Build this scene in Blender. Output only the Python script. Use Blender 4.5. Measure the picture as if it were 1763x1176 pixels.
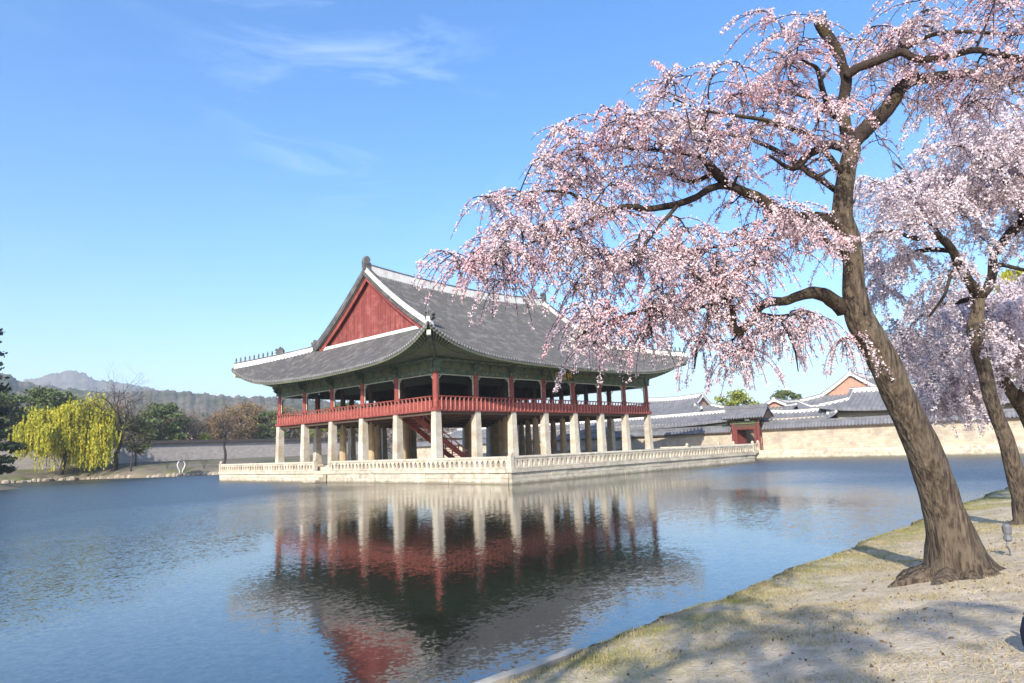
import bpy, math, random
import numpy as np
from mathutils import Vector, Matrix

for o in list(bpy.data.objects):
    bpy.data.objects.remove(o)
SC = bpy.context.scene
COL = SC.collection
R = math.radians

# ------------------------------------------------------------------ camera, sky, sun, exposure
CAM_POS = np.array([-40.1603, -47.8511, 1.1644])
yaw, pitch, roll = R(43.5076), R(8.8111), R(-2.2069)
f_ = Vector((math.cos(yaw)*math.cos(pitch), math.sin(yaw)*math.cos(pitch), math.sin(pitch)))
r_ = Vector((math.sin(yaw), -math.cos(yaw), 0)); u_ = r_.cross(f_)
r2 = math.cos(roll)*r_ + math.sin(roll)*u_; u2 = -math.sin(roll)*r_ + math.cos(roll)*u_
cd = bpy.data.cameras.new('camera'); cam = bpy.data.objects.new('camera', cd); COL.objects.link(cam)
cam.matrix_world = Matrix(((r2.x, u2.x, -f_.x, CAM_POS[0]), (r2.y, u2.y, -f_.y, CAM_POS[1]), (r2.z, u2.z, -f_.z, CAM_POS[2]), (0, 0, 0, 1)))
cd.sensor_width = 36; cd.lens = 24.207; cd.clip_start = 0.05; cd.clip_end = 20000
SC.camera = cam

SUN_AZ, SUN_EL = 246.0, 29.0          # degrees clockwise from +Y (north), and above the horizon
w = bpy.data.worlds.new('World'); SC.world = w; w.use_nodes = True
nt = w.node_tree; nt.nodes.clear()
def N(t, typ, **k):
    n = t.nodes.new(typ)
    for a, b in k.items():
        setattr(n, a, b)
    return n
out = N(nt, 'ShaderNodeOutputWorld'); bg = N(nt, 'ShaderNodeBackground')
sky = N(nt, 'ShaderNodeTexSky', sky_type='NISHITA', sun_disc=False)
sky.sun_elevation = R(SUN_EL); sky.sun_rotation = R(SUN_AZ)
sky.air_density = 1.0; sky.dust_density = 1.0; sky.ozone_density = 3.0; sky.altitude = 50
hs = N(nt, 'ShaderNodeHueSaturation'); hs.inputs['Saturation'].default_value = 1.32; hs.inputs['Hue'].default_value = 0.503
tc = N(nt, 'ShaderNodeTexCoord')
# thin cirrus: a stretched fractal that fills part of the sky
mp = N(nt, 'ShaderNodeMapping'); mp.inputs['Scale'].default_value = (2.2, 2.2, 9.0); mp.inputs['Rotation'].default_value = (0.25, 0.35, 0.5)
n1 = N(nt, 'ShaderNodeTexNoise'); n1.inputs['Scale'].default_value = 2.0; n1.inputs['Detail'].default_value = 9; n1.inputs['Roughness'].default_value = 0.62; n1.inputs['Distortion'].default_value = 0.7
r1 = N(nt, 'ShaderNodeValToRGB'); r1.color_ramp.elements[0].position = 0.5; r1.color_ramp.elements[1].position = 0.86
n2 = N(nt, 'ShaderNodeTexNoise'); n2.inputs['Scale'].default_value = 1.6; n2.inputs['Detail'].default_value = 2
r2n = N(nt, 'ShaderNodeValToRGB'); r2n.color_ramp.elements[0].position = 0.36; r2n.color_ramp.elements[1].position = 0.6
mu = N(nt, 'ShaderNodeMath', operation='MULTIPLY'); mu2 = N(nt, 'ShaderNodeMath', operation='MULTIPLY'); mu2.inputs[1].default_value = 0.22
mx = N(nt, 'ShaderNodeMixRGB'); mx.inputs['Color2'].default_value = (8.5, 9.0, 9.6, 1)
L = nt.links.new
L(tc.outputs['Generated'], mp.inputs['Vector']); L(mp.outputs['Vector'], n1.inputs['Vector']); L(tc.outputs['Generated'], n2.inputs['Vector'])
L(n1.outputs['Fac'], r1.inputs['Fac']); L(n2.outputs['Fac'], r2n.inputs['Fac'])
L(r1.outputs['Color'], mu.inputs[0]); L(r2n.outputs['Color'], mu.inputs[1]); cvm = N(nt, 'ShaderNodeVectorMath', operation='DOT_PRODUCT'); cvm.inputs[1].default_value = (0.492, 0.702, 0.516); L(tc.outputs['Generated'], cvm.inputs[0])
cmr = N(nt, 'ShaderNodeMapRange'); cmr.inputs['From Min'].default_value = 0.972; cmr.inputs['From Max'].default_value = 0.998; cmr.inputs['To Min'].default_value = 0.1; L(cvm.outputs['Value'], cmr.inputs['Value'])
mu3 = N(nt, 'ShaderNodeMath', operation='MULTIPLY'); L(mu.outputs[0], mu3.inputs[0]); L(cmr.outputs[0], mu3.inputs[1]); L(mu3.outputs[0], mu2.inputs[0])
L(sky.outputs['Color'], hs.inputs['Color']); L(hs.outputs['Color'], mx.inputs['Color1']); L(mu2.outputs[0], mx.inputs['Fac'])
L(mx.outputs['Color'], bg.inputs['Color']); L(bg.outputs['Background'], out.inputs['Surface'])
bg.inputs['Strength'].default_value = 0.15
sd = bpy.data.lights.new('sun', 'SUN'); sd.energy = 3.9; sd.angle = R(0.5); sd.color = (1.0, 0.93, 0.82)
so = bpy.data.objects.new('sun', sd); COL.objects.link(so)
SUN_DIR = Vector((math.sin(R(SUN_AZ))*math.cos(R(SUN_EL)), math.cos(R(SUN_AZ))*math.cos(R(SUN_EL)), math.sin(R(SUN_EL))))
so.rotation_euler = SUN_DIR.to_track_quat('Z', 'Y').to_euler()
SC.view_settings.view_transform = 'Standard'; SC.view_settings.look = 'None'
SC.view_settings.gamma = 1; SC.view_settings.use_curve_mapping = False
SC.view_settings.exposure = 1.08
try:
    SC.cycles.max_bounces = 8; SC.cycles.transparent_max_bounces = 8; SC.cycles.volume_bounces = 0
    SC.cycles.use_denoising = True
except Exception:
    pass

# ------------------------------------------------------------------ helpers
def mat(name, c1, c2=None, rough=0.8, scale=3.0, bump=0.0, bscale=25.0, stretch=(1, 1, 1), objrand=0.0, island=0.0, trans=0.0, spec=0.3, detail=5, lo=0.35, hi=0.65, c3=None, scale3=0.6, lo3=0.5, hi3=0.62, huer=0.0):
    m = bpy.data.materials.new(name); m.use_nodes = True
    t = m.node_tree; b = t.nodes['Principled BSDF']; l = t.links.new
    c2 = c2 or tuple(x*0.72 for x in c1)
    geo = N(t, 'ShaderNodeNewGeometry')
    mpn = N(t, 'ShaderNodeMapping'); mpn.inputs['Scale'].default_value = stretch
    l(geo.outputs['Position'], mpn.inputs['Vector'])
    nz = N(t, 'ShaderNodeTexNoise'); nz.inputs['Scale'].default_value = scale; nz.inputs['Detail'].default_value = detail; nz.inputs['Roughness'].default_value = 0.6
    l(mpn.outputs['Vector'], nz.inputs['Vector'])
    mr = N(t, 'ShaderNodeMapRange'); mr.inputs['From Min'].default_value = lo; mr.inputs['From Max'].default_value = hi
    l(nz.outputs['Fac'], mr.inputs['Value'])
    mix = N(t, 'ShaderNodeMixRGB'); mix.inputs['Color1'].default_value = (*c1, 1); mix.inputs['Color2'].default_value = (*c2, 1)
    l(mr.outputs['Result'], mix.inputs['Fac']); col = mix.outputs['Color']
    if c3:
        nz3 = N(t, 'ShaderNodeTexNoise'); nz3.inputs['Scale'].default_value = scale3; nz3.inputs['Detail'].default_value = 6; nz3.inputs['Roughness'].default_value = 0.65
        l(geo.outputs['Position'], nz3.inputs['Vector'])
        mr3 = N(t, 'ShaderNodeMapRange'); mr3.inputs['From Min'].default_value = lo3; mr3.inputs['From Max'].default_value = hi3
        l(nz3.outputs['Fac'], mr3.inputs['Value'])
        m3 = N(t, 'ShaderNodeMixRGB'); m3.inputs['Color2'].default_value = (*c3, 1)
        l(col, m3.inputs['Color1']); l(mr3.outputs['Result'], m3.inputs['Fac']); col = m3.outputs['Color']
    for amt, src in ((objrand, 'obj'), (island, 'isl')):
        if amt:
            if src == 'obj':
                s = N(t, 'ShaderNodeObjectInfo').outputs['Random']
            else:
                s = geo.outputs['Random Per Island']
            hv = N(t, 'ShaderNodeHueSaturation')
            q = N(t, 'ShaderNodeMapRange'); q.inputs['To Min'].default_value = 1-amt; q.inputs['To Max'].default_value = 1+amt
            l(s, q.inputs['Value']); l(q.outputs['Result'], hv.inputs['Value'])
            if huer:
                q2 = N(t, 'ShaderNodeMapRange'); q2.inputs['To Min'].default_value = 0.5-huer; q2.inputs['To Max'].default_value = 0.5+huer
                wn = N(t, 'ShaderNodeMath', operation='FRACT'); w3 = N(t, 'ShaderNodeMath', operation='MULTIPLY'); w3.inputs[1].default_value = 7.31
                l(s, w3.inputs[0]); l(w3.outputs[0], wn.inputs[0]); l(wn.outputs[0], q2.inputs['Value']); l(q2.outputs['Result'], hv.inputs['Hue'])
            l(col, hv.inputs['Color']); col = hv.outputs['Color']
    l(col, b.inputs['Base Color'])
    b.inputs['Roughness'].default_value = rough
    b.inputs['Specular IOR Level'].default_value = spec
    if bump:
        nb = N(t, 'ShaderNodeTexNoise'); nb.inputs['Scale'].default_value = bscale; nb.inputs['Detail'].default_value = 6
        l(mpn.outputs['Vector'], nb.inputs['Vector'])
        bp = N(t, 'ShaderNodeBump'); bp.inputs['Strength'].default_value = 0.8; bp.inputs['Distance'].default_value = bump
        l(nb.outputs['Fac'], bp.inputs['Height']); l(bp.outputs['Normal'], b.inputs['Normal'])
    if trans:
        tr = N(t, 'ShaderNodeBsdfTranslucent'); l(col, tr.inputs['Color'])
        ms = N(t, 'ShaderNodeMixShader'); ms.inputs['Fac'].default_value = trans
        o = t.nodes['Material Output']
        l(b.outputs['BSDF'], ms.inputs[1]); l(tr.outputs['BSDF'], ms.inputs[2]); l(ms.outputs['Shader'], o.inputs['Surface'])
    return m

M = {}
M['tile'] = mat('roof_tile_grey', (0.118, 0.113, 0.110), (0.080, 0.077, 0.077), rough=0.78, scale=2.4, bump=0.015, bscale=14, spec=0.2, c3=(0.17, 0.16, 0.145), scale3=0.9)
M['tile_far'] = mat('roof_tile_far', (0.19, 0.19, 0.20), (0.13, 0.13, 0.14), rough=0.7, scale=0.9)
M['plaster'] = mat('ridge_plaster', (0.74, 0.71, 0.65), (0.52, 0.49, 0.44), rough=0.9, scale=1.6, stretch=(1, 1, 0.35), lo=0.45, hi=0.8)
M['red'] = mat('red_lacquer_wood', (0.28, 0.066, 0.053), (0.21, 0.047, 0.039), rough=0.65, scale=2.5, stretch=(1, 1, .4), c3=(0.34, 0.09, 0.068), scale3=1.4)
M['redboard'] = mat('weathered_red_board', (0.25, 0.062, 0.052), (0.185, 0.043, 0.037), rough=0.85, scale=5, stretch=(3, 3, .25), objrand=0.16, c3=(0.29, 0.092, 0.078), scale3=1.2)
M['pink'] = mat('pinkish_red_wood', (0.50, 0.19, 0.15), (0.40, 0.13, 0.105), rough=0.7)  # lighter, pinker red for the balusters and stair rail
M['green'] = mat('dancheong_green', (0.105, 0.145, 0.085), (0.06, 0.095, 0.065), rough=0.75, scale=2.2, c3=(0.22, 0.19, 0.10), scale3=3.5, lo3=0.53, hi3=0.62)
M['greend'] = mat('dark_green_wood', (0.115, 0.14, 0.085), (0.08, 0.10, 0.065), rough=0.8, scale=6)
M['olive'] = mat('ochre_green_wood', (0.17, 0.17, 0.08), (0.09, 0.12, 0.07), rough=0.8, scale=6)
M['pale'] = mat('pale_trim', (0.60, 0.58, 0.46), (0.45, 0.46, 0.36), rough=0.8, scale=4)
M['brown'] = mat('brown_wood', (0.12, 0.075, 0.05), (0.08, 0.05, 0.035), rough=0.75, scale=3)
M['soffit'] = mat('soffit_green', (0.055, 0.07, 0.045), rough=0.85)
M['rafter'] = mat('rafter_green', (0.20, 0.215, 0.12), (0.14, 0.17, 0.11), rough=0.8, scale=5)
M['endtile'] = mat('eave_end_tile', (0.34, 0.33, 0.31), (0.2, 0.195, 0.19), rough=0.85, scale=8)
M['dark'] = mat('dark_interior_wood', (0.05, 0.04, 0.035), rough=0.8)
M['stone'] = mat('pale_granite', (0.60, 0.53, 0.41), (0.44, 0.38, 0.285), rough=0.9, scale=1.8, bump=0.02, bscale=9, objrand=0.13, huer=0.012, c3=(0.30, 0.25, 0.19), scale3=0.9, lo3=0.56, hi3=0.74)
M['pillar'] = mat('pillar_granite', (0.56, 0.51, 0.43), (0.42, 0.37, 0.29), rough=0.9, scale=1.3, bump=0.03, bscale=4, objrand=0.08, c3=(0.36, 0.28, 0.19), scale3=0.7, lo3=0.5, hi3=0.75)
M['shorestone'] = mat('shore_stone', (0.36, 0.30, 0.225), (0.24, 0.20, 0.15), rough=.95, scale=2, objrand=.2)
M['innercol'] = mat('brown_inner_column', (0.15, 0.105, 0.075), (0.10, 0.075, 0.055), rough=.8, scale=2)  # darker and browner than the outer red columns
M['spring'] = mat('spring_leaf', (0.32, 0.34, 0.06), (0.22, 0.26, 0.05), rough=.8, scale=.8, island=.25, trans=.25)
M['warmlit'] = mat('warm_lit_granite', (0.52, 0.39, 0.23), (0.36, 0.27, 0.17), rough=0.9, scale=1.3, bump=0.03, bscale=4, objrand=0.1)  # warm light on the inner pillars painted into the stone colour
M['gatered'] = mat('dark_red_wood', (0.19, 0.045, 0.04), (0.13, 0.035, 0.03), rough=0.75, scale=3)
M['wallstone'] = mat('cream_wall', (0.56, 0.49, 0.38), (0.47, 0.40, 0.30), rough=0.95, scale=1.2, stretch=(1, 1, 2.2), bump=0.03, bscale=6, c3=(0.40, 0.34, 0.27), scale3=0.5)
M['greywall'] = mat('grey_wall', (0.46, 0.42, 0.39), (0.36, 0.33, 0.31), rough=0.95, scale=0.9, stretch=(1, 1, 2.5), bump=0.03, bscale=5)
M['peach'] = mat('peach_gable', (0.50, 0.30, 0.21), (0.42, 0.24, 0.17), rough=0.9, scale=2)
M['gold'] = mat('gold_lettering', (0.62, 0.42, 0.07), rough=0.45, spec=0.5)
M['black'] = mat('black_lacquer', (0.018, 0.018, 0.018), rough=0.5)
M['bark'] = mat('cherry_bark', (0.165, 0.125, 0.088), (0.045, 0.032, 0.024), rough=0.95, scale=20, stretch=(1, 1, .2), bump=0.12, bscale=18, c3=(0.135, 0.105, 0.072), scale3=3.2, lo=0.36, hi=0.6, detail=9)
M['limbbark'] = mat('cherry_limb_bark', (0.056, 0.040, 0.031), (0.026, 0.019, 0.016), rough=0.95, scale=10, bump=0.03, bscale=22, c3=(0.085, 0.066, 0.038), scale3=2.5)
M['twig'] = mat('twig', (0.05, 0.036, 0.034), rough=0.9)
M['bare'] = mat('bare_bark', (0.06, 0.048, 0.042), (0.04, 0.032, 0.03), rough=0.95, scale=2)
M['blossom'] = mat('pink_blossom', (0.84, 0.645, 0.66), (0.86, 0.735, 0.735), rough=0.7, scale=2.2, island=0.14, trans=0.3, spec=0.15, c3=(0.82, 0.53, 0.56), scale3=1.7, lo3=0.48, hi3=0.66)
M['blossom2'] = mat('pale_blossom', (0.78, 0.67, 0.695), (0.80, 0.71, 0.72), rough=0.7, scale=1.8, island=0.12, trans=0.35, spec=0.15)
M['willow'] = mat('willow_leaf', (0.60, 0.53, 0.05), (0.44, 0.44, 0.05), rough=0.7, scale=0.5, island=0.2, trans=0.35)
M['pine'] = mat('pine_needle', (0.085, 0.12, 0.04), (0.125, 0.155, 0.05), rough=0.75, scale=0.8, island=0.25, trans=0.1)
M['pined'] = mat('dark_pine_needle', (0.022, 0.040, 0.018), (0.034, 0.055, 0.024), rough=0.75, scale=0.8, island=0.25, trans=0.1)
M['shrub'] = mat('spring_shrub', (0.13, 0.14, 0.035), (0.085, 0.10, 0.03), rough=0.8, scale=0.6, island=0.25, trans=0.25)
M['rust'] = mat('russet_leaf', (0.30, 0.19, 0.085), (0.23, 0.165, 0.085), rough=0.8, scale=0.5, island=0.25, trans=0.25)
M['mauve'] = mat('budding_twigs', (0.22, 0.165, 0.135), (0.17, 0.14, 0.105), rough=0.9, scale=0.5, island=0.2)
M['soilbank'] = mat('north_bank_soil', (0.20, 0.165, 0.12), (0.13, 0.115, 0.075), rough=1, scale=0.35, bump=0.05, bscale=3, c3=(0.115, 0.125, 0.04), scale3=0.12)
M['ground'] = mat('far_ground', (0.22, 0.19, 0.14), (0.15, 0.14, 0.09), rough=1, scale=0.05)
M['forest'] = mat('wooded_hill', (0.075, 0.078, 0.048), (0.16, 0.125, 0.095), rough=1, scale=0.035, bump=5.0, bscale=0.09, c3=(0.035, 0.055, 0.025), scale3=0.02)
M['navy'] = mat('navy_cloth', (0.02, 0.024, 0.05), rough=0.8, scale=20, bump=0.004, bscale=60)
M['greymetal'] = mat('grey_metal', (0.16, 0.16, 0.17), rough=0.45)
M['white'] = mat('white_paint', (0.72, 0.72, 0.70), rough=0.6)

def tide(m, z0, z1, colr):
    t = m.node_tree; b = t.nodes['Principled BSDF']; l = t.links.new; src = b.inputs['Base Color'].links[0].from_socket
    geo = N(t, 'ShaderNodeNewGeometry'); sx = N(t, 'ShaderNodeSeparateXYZ'); l(geo.outputs['Position'], sx.inputs[0])
    nz = N(t, 'ShaderNodeTexNoise'); nz.inputs['Scale'].default_value = 1.5; nz.inputs['Detail'].default_value = 6; l(geo.outputs['Position'], nz.inputs['Vector'])
    ma = N(t, 'ShaderNodeMath', operation='MULTIPLY_ADD'); ma.inputs[1].default_value = -.35; l(nz.outputs['Fac'], ma.inputs[0]); l(sx.outputs['Z'], ma.inputs[2])
    mr = N(t, 'ShaderNodeMapRange'); mr.inputs['From Min'].default_value = z1-.17; mr.inputs['From Max'].default_value = z0-.17; mr.inputs['To Max'].default_value = .8; l(ma.outputs[0], mr.inputs['Value'])
    mx = N(t, 'ShaderNodeMixRGB'); mx.inputs['Color2'].default_value = (*colr, 1); l(src, mx.inputs['Color1']); l(mr.outputs[0], mx.inputs['Fac']); l(mx.outputs['Color'], b.inputs['Base Color'])
tide(M['stone'], -1.5, -1.32, (0.17, 0.15, 0.10))
def coursing(m, bw, bh, mortar, dark):
    t = m.node_tree; b = t.nodes['Principled BSDF']; l = t.links.new; src = b.inputs['Base Color'].links[0].from_socket
    geo = N(t, 'ShaderNodeNewGeometry'); sx = N(t, 'ShaderNodeSeparateXYZ'); l(geo.outputs['Position'], sx.inputs[0])
    ad = N(t, 'ShaderNodeMath', operation='ADD'); l(sx.outputs['X'], ad.inputs[0]); l(sx.outputs['Y'], ad.inputs[1])
    cb = N(t, 'ShaderNodeCombineXYZ'); l(ad.outputs[0], cb.inputs['X']); l(sx.outputs['Z'], cb.inputs['Y'])
    bk = N(t, 'ShaderNodeTexBrick'); bk.inputs['Scale'].default_value = 1; bk.inputs['Brick Width'].default_value = bw; bk.inputs['Row Height'].default_value = bh; bk.inputs['Mortar Size'].default_value = mortar
    bk.inputs['Color1'].default_value = (1, 1, 1, 1); bk.inputs['Color2'].default_value = (dark, dark*.97, dark*.93, 1); bk.inputs['Mortar'].default_value = (.78, .76, .72, 1); l(cb.outputs[0], bk.inputs['Vector'])
    mx = N(t, 'ShaderNodeMixRGB', blend_type='MULTIPLY'); mx.inputs['Fac'].default_value = 1; l(src, mx.inputs['Color1']); l(bk.outputs['Color'], mx.inputs['Color2']); l(mx.outputs['Color'], b.inputs['Base Color'])
coursing(M['wallstone'], .62, .33, .018, .90)
coursing(M['greywall'], .8, .42, .03, .85)

class MB:
    def __init__(s): s.v = []; s.f = []
    def add(s, V, F):
        n = len(s.v); s.v.extend([tuple(map(float, p)) for p in V]); s.f.extend([tuple(n+i for i in q) for q in F])
    def box(s, x0, y0, z0, x1, y1, z1):
        V = [(x, y, z) for x in (x0, x1) for y in (y0, y1) for z in (z0, z1)]
        s.add(V, [(0, 1, 3, 2), (4, 6, 7, 5), (0, 4, 5, 1), (2, 3, 7, 6), (0, 2, 6, 4), (1, 5, 7, 3)])
    def bar(s, a, b, w, h, up=(0, 0, 1), w1=None, h1=None):
        a = Vector(a); b = Vector(b); d = (b-a).normalized(); sd_ = d.cross(Vector(up))
        if sd_.length < 1e-4: sd_ = d.cross(Vector((1, 0, 0)))
        sd_.normalize(); up_ = sd_.cross(d); w1 = w if w1 is None else w1; h1 = h if h1 is None else h1
        V = []
        for p, ww, hh in ((a, w, h), (b, w1, h1)):
            for i, j in ((-1, -1), (1, -1), (1, 1), (-1, 1)):
                V.append(p + sd_*(i*ww/2) + up_*(j*hh/2))
        s.add(V, [(3, 2, 1, 0), (4, 5, 6, 7), (0, 1, 5, 4), (1, 2, 6, 5), (2, 3, 7, 6), (3, 0, 4, 7)])
    def prism(s, pts, z0, z1, s1=1.0):
        n = len(pts); cx = sum(p[0] for p in pts)/n; cy = sum(p[1] for p in pts)/n
        V = [(x, y, z0) for x, y in pts] + [(cx+(x-cx)*s1, cy+(y-cy)*s1, z1) for x, y in pts]
        s.add(V, [tuple(range(n-1, -1, -1)), tuple(range(n, 2*n))] + [(i, (i+1) % n, n+(i+1) % n, n+i) for i in range(n)])
    def lathe(s, c, prof, n=10):
        V = []; F = []
        for r, z in prof:
            for k in range(n):
                a = 2*math.pi*k/n; V.append((c[0]+r*math.cos(a), c[1]+r*math.sin(a), c[2]+z))
        for j in range(len(prof)-1):
            for k in range(n):
                F.append((j*n+k, j*n+(k+1) % n, (j+1)*n+(k+1) % n, (j+1)*n+k))
        F.append(tuple(range(n-1, -1, -1))); F.append(tuple((len(prof)-1)*n+k for k in range(n)))
        s.add(V, F)
    def tube(s, pts, rad, n=6, jitter=0.0, rng=None, cap=True):
        pts = [Vector(p) for p in pts]; V = []; F = []; ref = None
        for i, p in enumerate(pts):
            d = (pts[min(i+1, len(pts)-1)]-pts[max(i-1, 0)])
            if d.length < 1e-6: d = Vector((0, 0, 1))
            d.normalize()
            if ref is None: ref = d.orthogonal()
            ref = (ref - d*ref.dot(d))
            if ref.length < 1e-5: ref = d.orthogonal()
            ref.normalize(); b = d.cross(ref)
            for k in range(n):
                a = 2*math.pi*k/n; rr = rad[i]
                if jitter: rr *= 1+jitter*(math.sin(3*a+i*.9)*.5+math.sin(5*a-i*.53+1)*.35+(rng.random()-.5)*.5)
                V.append(p + ref*(rr*math.cos(a)) + b*(rr*math.sin(a)))
        for i in range(len(pts)-1):
            for k in range(n):
                F.append((i*n+k, i*n+(k+1) % n, (i+1)*n+(k+1) % n, (i+1)*n+k))
        if cap:
            F.append(tuple(range(n-1, -1, -1))); F.append(tuple((len(pts)-1)*n+k for k in range(n)))
        s.add(V, F)
    def mesh(s, name, m, smooth=False):
        me = bpy.data.meshes.new(name); me.from_pydata(s.v, [], s.f)
        me.materials.append(m)
        if smooth: me.shade_smooth()
        return me

def link(name, me, parent=None, loc=(0, 0, 0), rz=0.0, scale=None, kind=None, label=None, cat=None, group=None):
    o = bpy.data.objects.new(name, me); COL.objects.link(o)
    o.location = loc; o.rotation_euler = (0, 0, rz)
    if scale: o.scale = scale
    if parent: o.parent = parent
    if kind: o['kind'] = kind
    if label: o['label'] = label
    if cat: o['category'] = cat
    if group: o['group'] = group
    return o
def thing(name, label, cat, loc=(0, 0, 0), rz=0.0, group=None):
    return link(name, None, None, loc, rz, None, None, label, cat, group)
def np_mesh(name, V, F, m, smooth=False):
    V = np.asarray(V, np.float32); F = np.asarray(F, np.int32); k = F.shape[1]
    me = bpy.data.meshes.new(name)
    me.vertices.add(len(V)); me.vertices.foreach_set('co', V.ravel())
    me.loops.add(F.size); me.loops.foreach_set('vertex_index', F.ravel())
    me.polygons.add(len(F)); me.polygons.foreach_set('loop_start', np.arange(0, F.size, k, dtype=np.int32))
    me.polygons.foreach_set('loop_total', np.full(len(F), k, np.int32))
    me.materials.append(m); me.update(calc_edges=True); me.validate()
    if smooth: me.shade_smooth()
    return me
def grid_faces(nu, nv):
    i, j = np.meshgrid(np.arange(nu-1), np.arange(nv-1), indexing='ij'); a = (i*nv+j).ravel()
    return np.stack([a, a+nv, a+nv+1, a+1], 1)
def unit(v):
    return v/np.maximum(np.linalg.norm(v, axis=-1, keepdims=True), 1e-9)
def leaf_quads(P, size, rng, aspect=1.0, down=0.0, var=0.35):
    """one small quad at every point, turned at random; down pulls the long side towards the vertical"""
    n = len(P); a = rng.normal(size=(n, 3)); a[:, 2] -= down*2.0; a = unit(a)
    b = unit(np.cross(a, rng.normal(size=(n, 3)))); s = size*(1+var*(rng.random((n, 1))*2-1))
    a = a*s*aspect/2; b = b*s/2
    V = np.stack([P-a, P+b*0.9-a*0.1, P+a, P-b*0.9-a*0.1], 1).reshape(-1, 3)
    return V, np.arange(4*n).reshape(-1, 4)
def catmull(P, k=4):
    P = np.asarray(P, float); out_ = []
    for i in range(len(P)-1):
        p0 = P[max(i-1, 0)]; p1 = P[i]; p2 = P[i+1]; p3 = P[min(i+2, len(P)-1)]
        for t in np.linspace(0, 1, k, endpoint=False):
            out_.append(0.5*((2*p1)+(-p0+p2)*t+(2*p0-5*p1+4*p2-p3)*t*t+(-p0+3*p1-3*p2+p3)*t**3))
    out_.append(P[-1]); return np.array(out_)

ZW = -1.56                              # water level; z = 0 is the pavilion's floor of stone
BX, BY, NXB, NYB = 34.4/7, 28.5/5, 7, 5
LX, LY = 34.4, 28.5

# ------------------------------------------------------------------ setting: ground, water, banks, hills
px0, px1, py0, py1 = -170.0, 52.9, -42.25, 112.0
xs = [-4500, px0, px1, 4500]; ys = [-4500, py0-6.5, py1, 4500]
V = []; F = []
for a in range(3):
    for b in range(3):
        if a == 1 and b == 1: continue
        n = len(V); V += [(xs[a], ys[b], -.62), (xs[a+1], ys[b], -.62), (xs[a+1], ys[b+1], -.62), (xs[a], ys[b+1], -.62)]; F.append((n, n+1, n+2, n+3))
link('ground', np_mesh('ground', V, F, M['ground']), kind='structure')

m = bpy.data.materials.new('pond_water'); m.use_nodes = True; t = m.node_tree; b = t.nodes['Principled BSDF']; l = t.links.new
b.inputs['Base Color'].default_value = (0.010, 0.016, 0.010, 1); b.inputs['Roughness'].default_value = 0.02; b.inputs['IOR'].default_value = 2.25
geo = N(t, 'ShaderNodeNewGeometry'); hsum = None
WATER_CALM, WATER_BREEZE = 0.085, 1.5
for sc_, st, wt, det in ((1.3, (1, 1.3, 1), 0.16, 2), (5.5, (1.0, 1.25, 1), 0.55, 3), (16.0, (1, 1, 1), 0.70, 2)):
    mpp = N(t, 'ShaderNodeMapping'); mpp.inputs['Scale'].default_value = st; mpp.inputs['Rotation'].default_value = (0, 0, R(43))
    nz = N(t, 'ShaderNodeTexNoise'); nz.inputs['Scale'].default_value = sc_; nz.inputs['Detail'].default_value = det
    l(geo.outputs['Position'], mpp.inputs['Vector']); l(mpp.outputs['Vector'], nz.inputs['Vector'])
    sb = N(t, 'ShaderNodeVectorMath', operation='SUBTRACT'); sb.inputs[1].default_value = (.5, .5, .5); l(nz.outputs['Color'], sb.inputs[0])
    mm = N(t, 'ShaderNodeVectorMath', operation='MULTIPLY'); mm.inputs[1].default_value = (wt, wt, 0); l(sb.outputs[0], mm.inputs[0])
    if hsum is None: hsum = mm.outputs[0]
    else:
        ad = N(t, 'ShaderNodeVectorMath', operation='ADD'); l(hsum, ad.inputs[0]); l(mm.outputs[0], ad.inputs[1]); hsum = ad.outputs[0]
# the pavilion shelters a strip of calm water on its south-west side; the breeze ruffles the rest
vs = N(t, 'ShaderNodeVectorMath', operation='ADD'); vs.inputs[1].default_value = (12, 22.5, 0); l(geo.outputs['Position'], vs.inputs[0])
vq = N(t, 'ShaderNodeVectorMath', operation='DOT_PRODUCT'); vq.inputs[1].default_value = (-.68, .733, 0); l(vs.outputs[0], vq.inputs[0])
vd = N(t, 'ShaderNodeMath', operation='ABSOLUTE'); l(vq.outputs['Value'], vd.inputs[0])
wn_ = N(t, 'ShaderNodeTexNoise'); wn_.inputs['Scale'].default_value = .06; wn_.inputs['Detail'].default_value = 3; l(geo.outputs['Position'], wn_.inputs['Vector'])
wm = N(t, 'ShaderNodeMapRange'); wm.inputs['From Min'].default_value = .3; wm.inputs['From Max'].default_value = .7; wm.inputs['To Min'].default_value = -5; wm.inputs['To Max'].default_value = 5; l(wn_.outputs['Fac'], wm.inputs['Value'])
wa = N(t, 'ShaderNodeMath', operation='ADD'); l(vd.outputs[0], wa.inputs[0]); l(wm.outputs[0], wa.inputs[1])
wr = N(t, 'ShaderNodeMapRange'); wr.inputs['From Min'].default_value = 8; wr.inputs['From Max'].default_value = 25; wr.inputs['To Min'].default_value = WATER_CALM; wr.inputs['To Max'].default_value = WATER_BREEZE; l(wa.outputs[0], wr.inputs['Value'])
wro = N(t, 'ShaderNodeMapRange'); wro.inputs['From Min'].default_value = WATER_CALM; wro.inputs['From Max'].default_value = WATER_BREEZE; wro.inputs['To Min'].default_value = .07; wro.inputs['To Max'].default_value = .36; l(wr.outputs[0], wro.inputs['Value']); l(wro.outputs[0], b.inputs['Roughness'])
sv = N(t, 'ShaderNodeVectorMath', operation='SCALE'); l(hsum, sv.inputs[0]); l(wr.outputs[0], sv.inputs['Scale'])
a3 = N(t, 'ShaderNodeVectorMath', operation='ADD'); a3.inputs[1].default_value = (0, 0, 1); l(sv.outputs[0], a3.inputs[0])
n3 = N(t, 'ShaderNodeVectorMath', operation='NORMALIZE'); l(a3.outputs[0], n3.inputs[0]); l(n3.outputs[0], b.inputs['Normal'])
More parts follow.
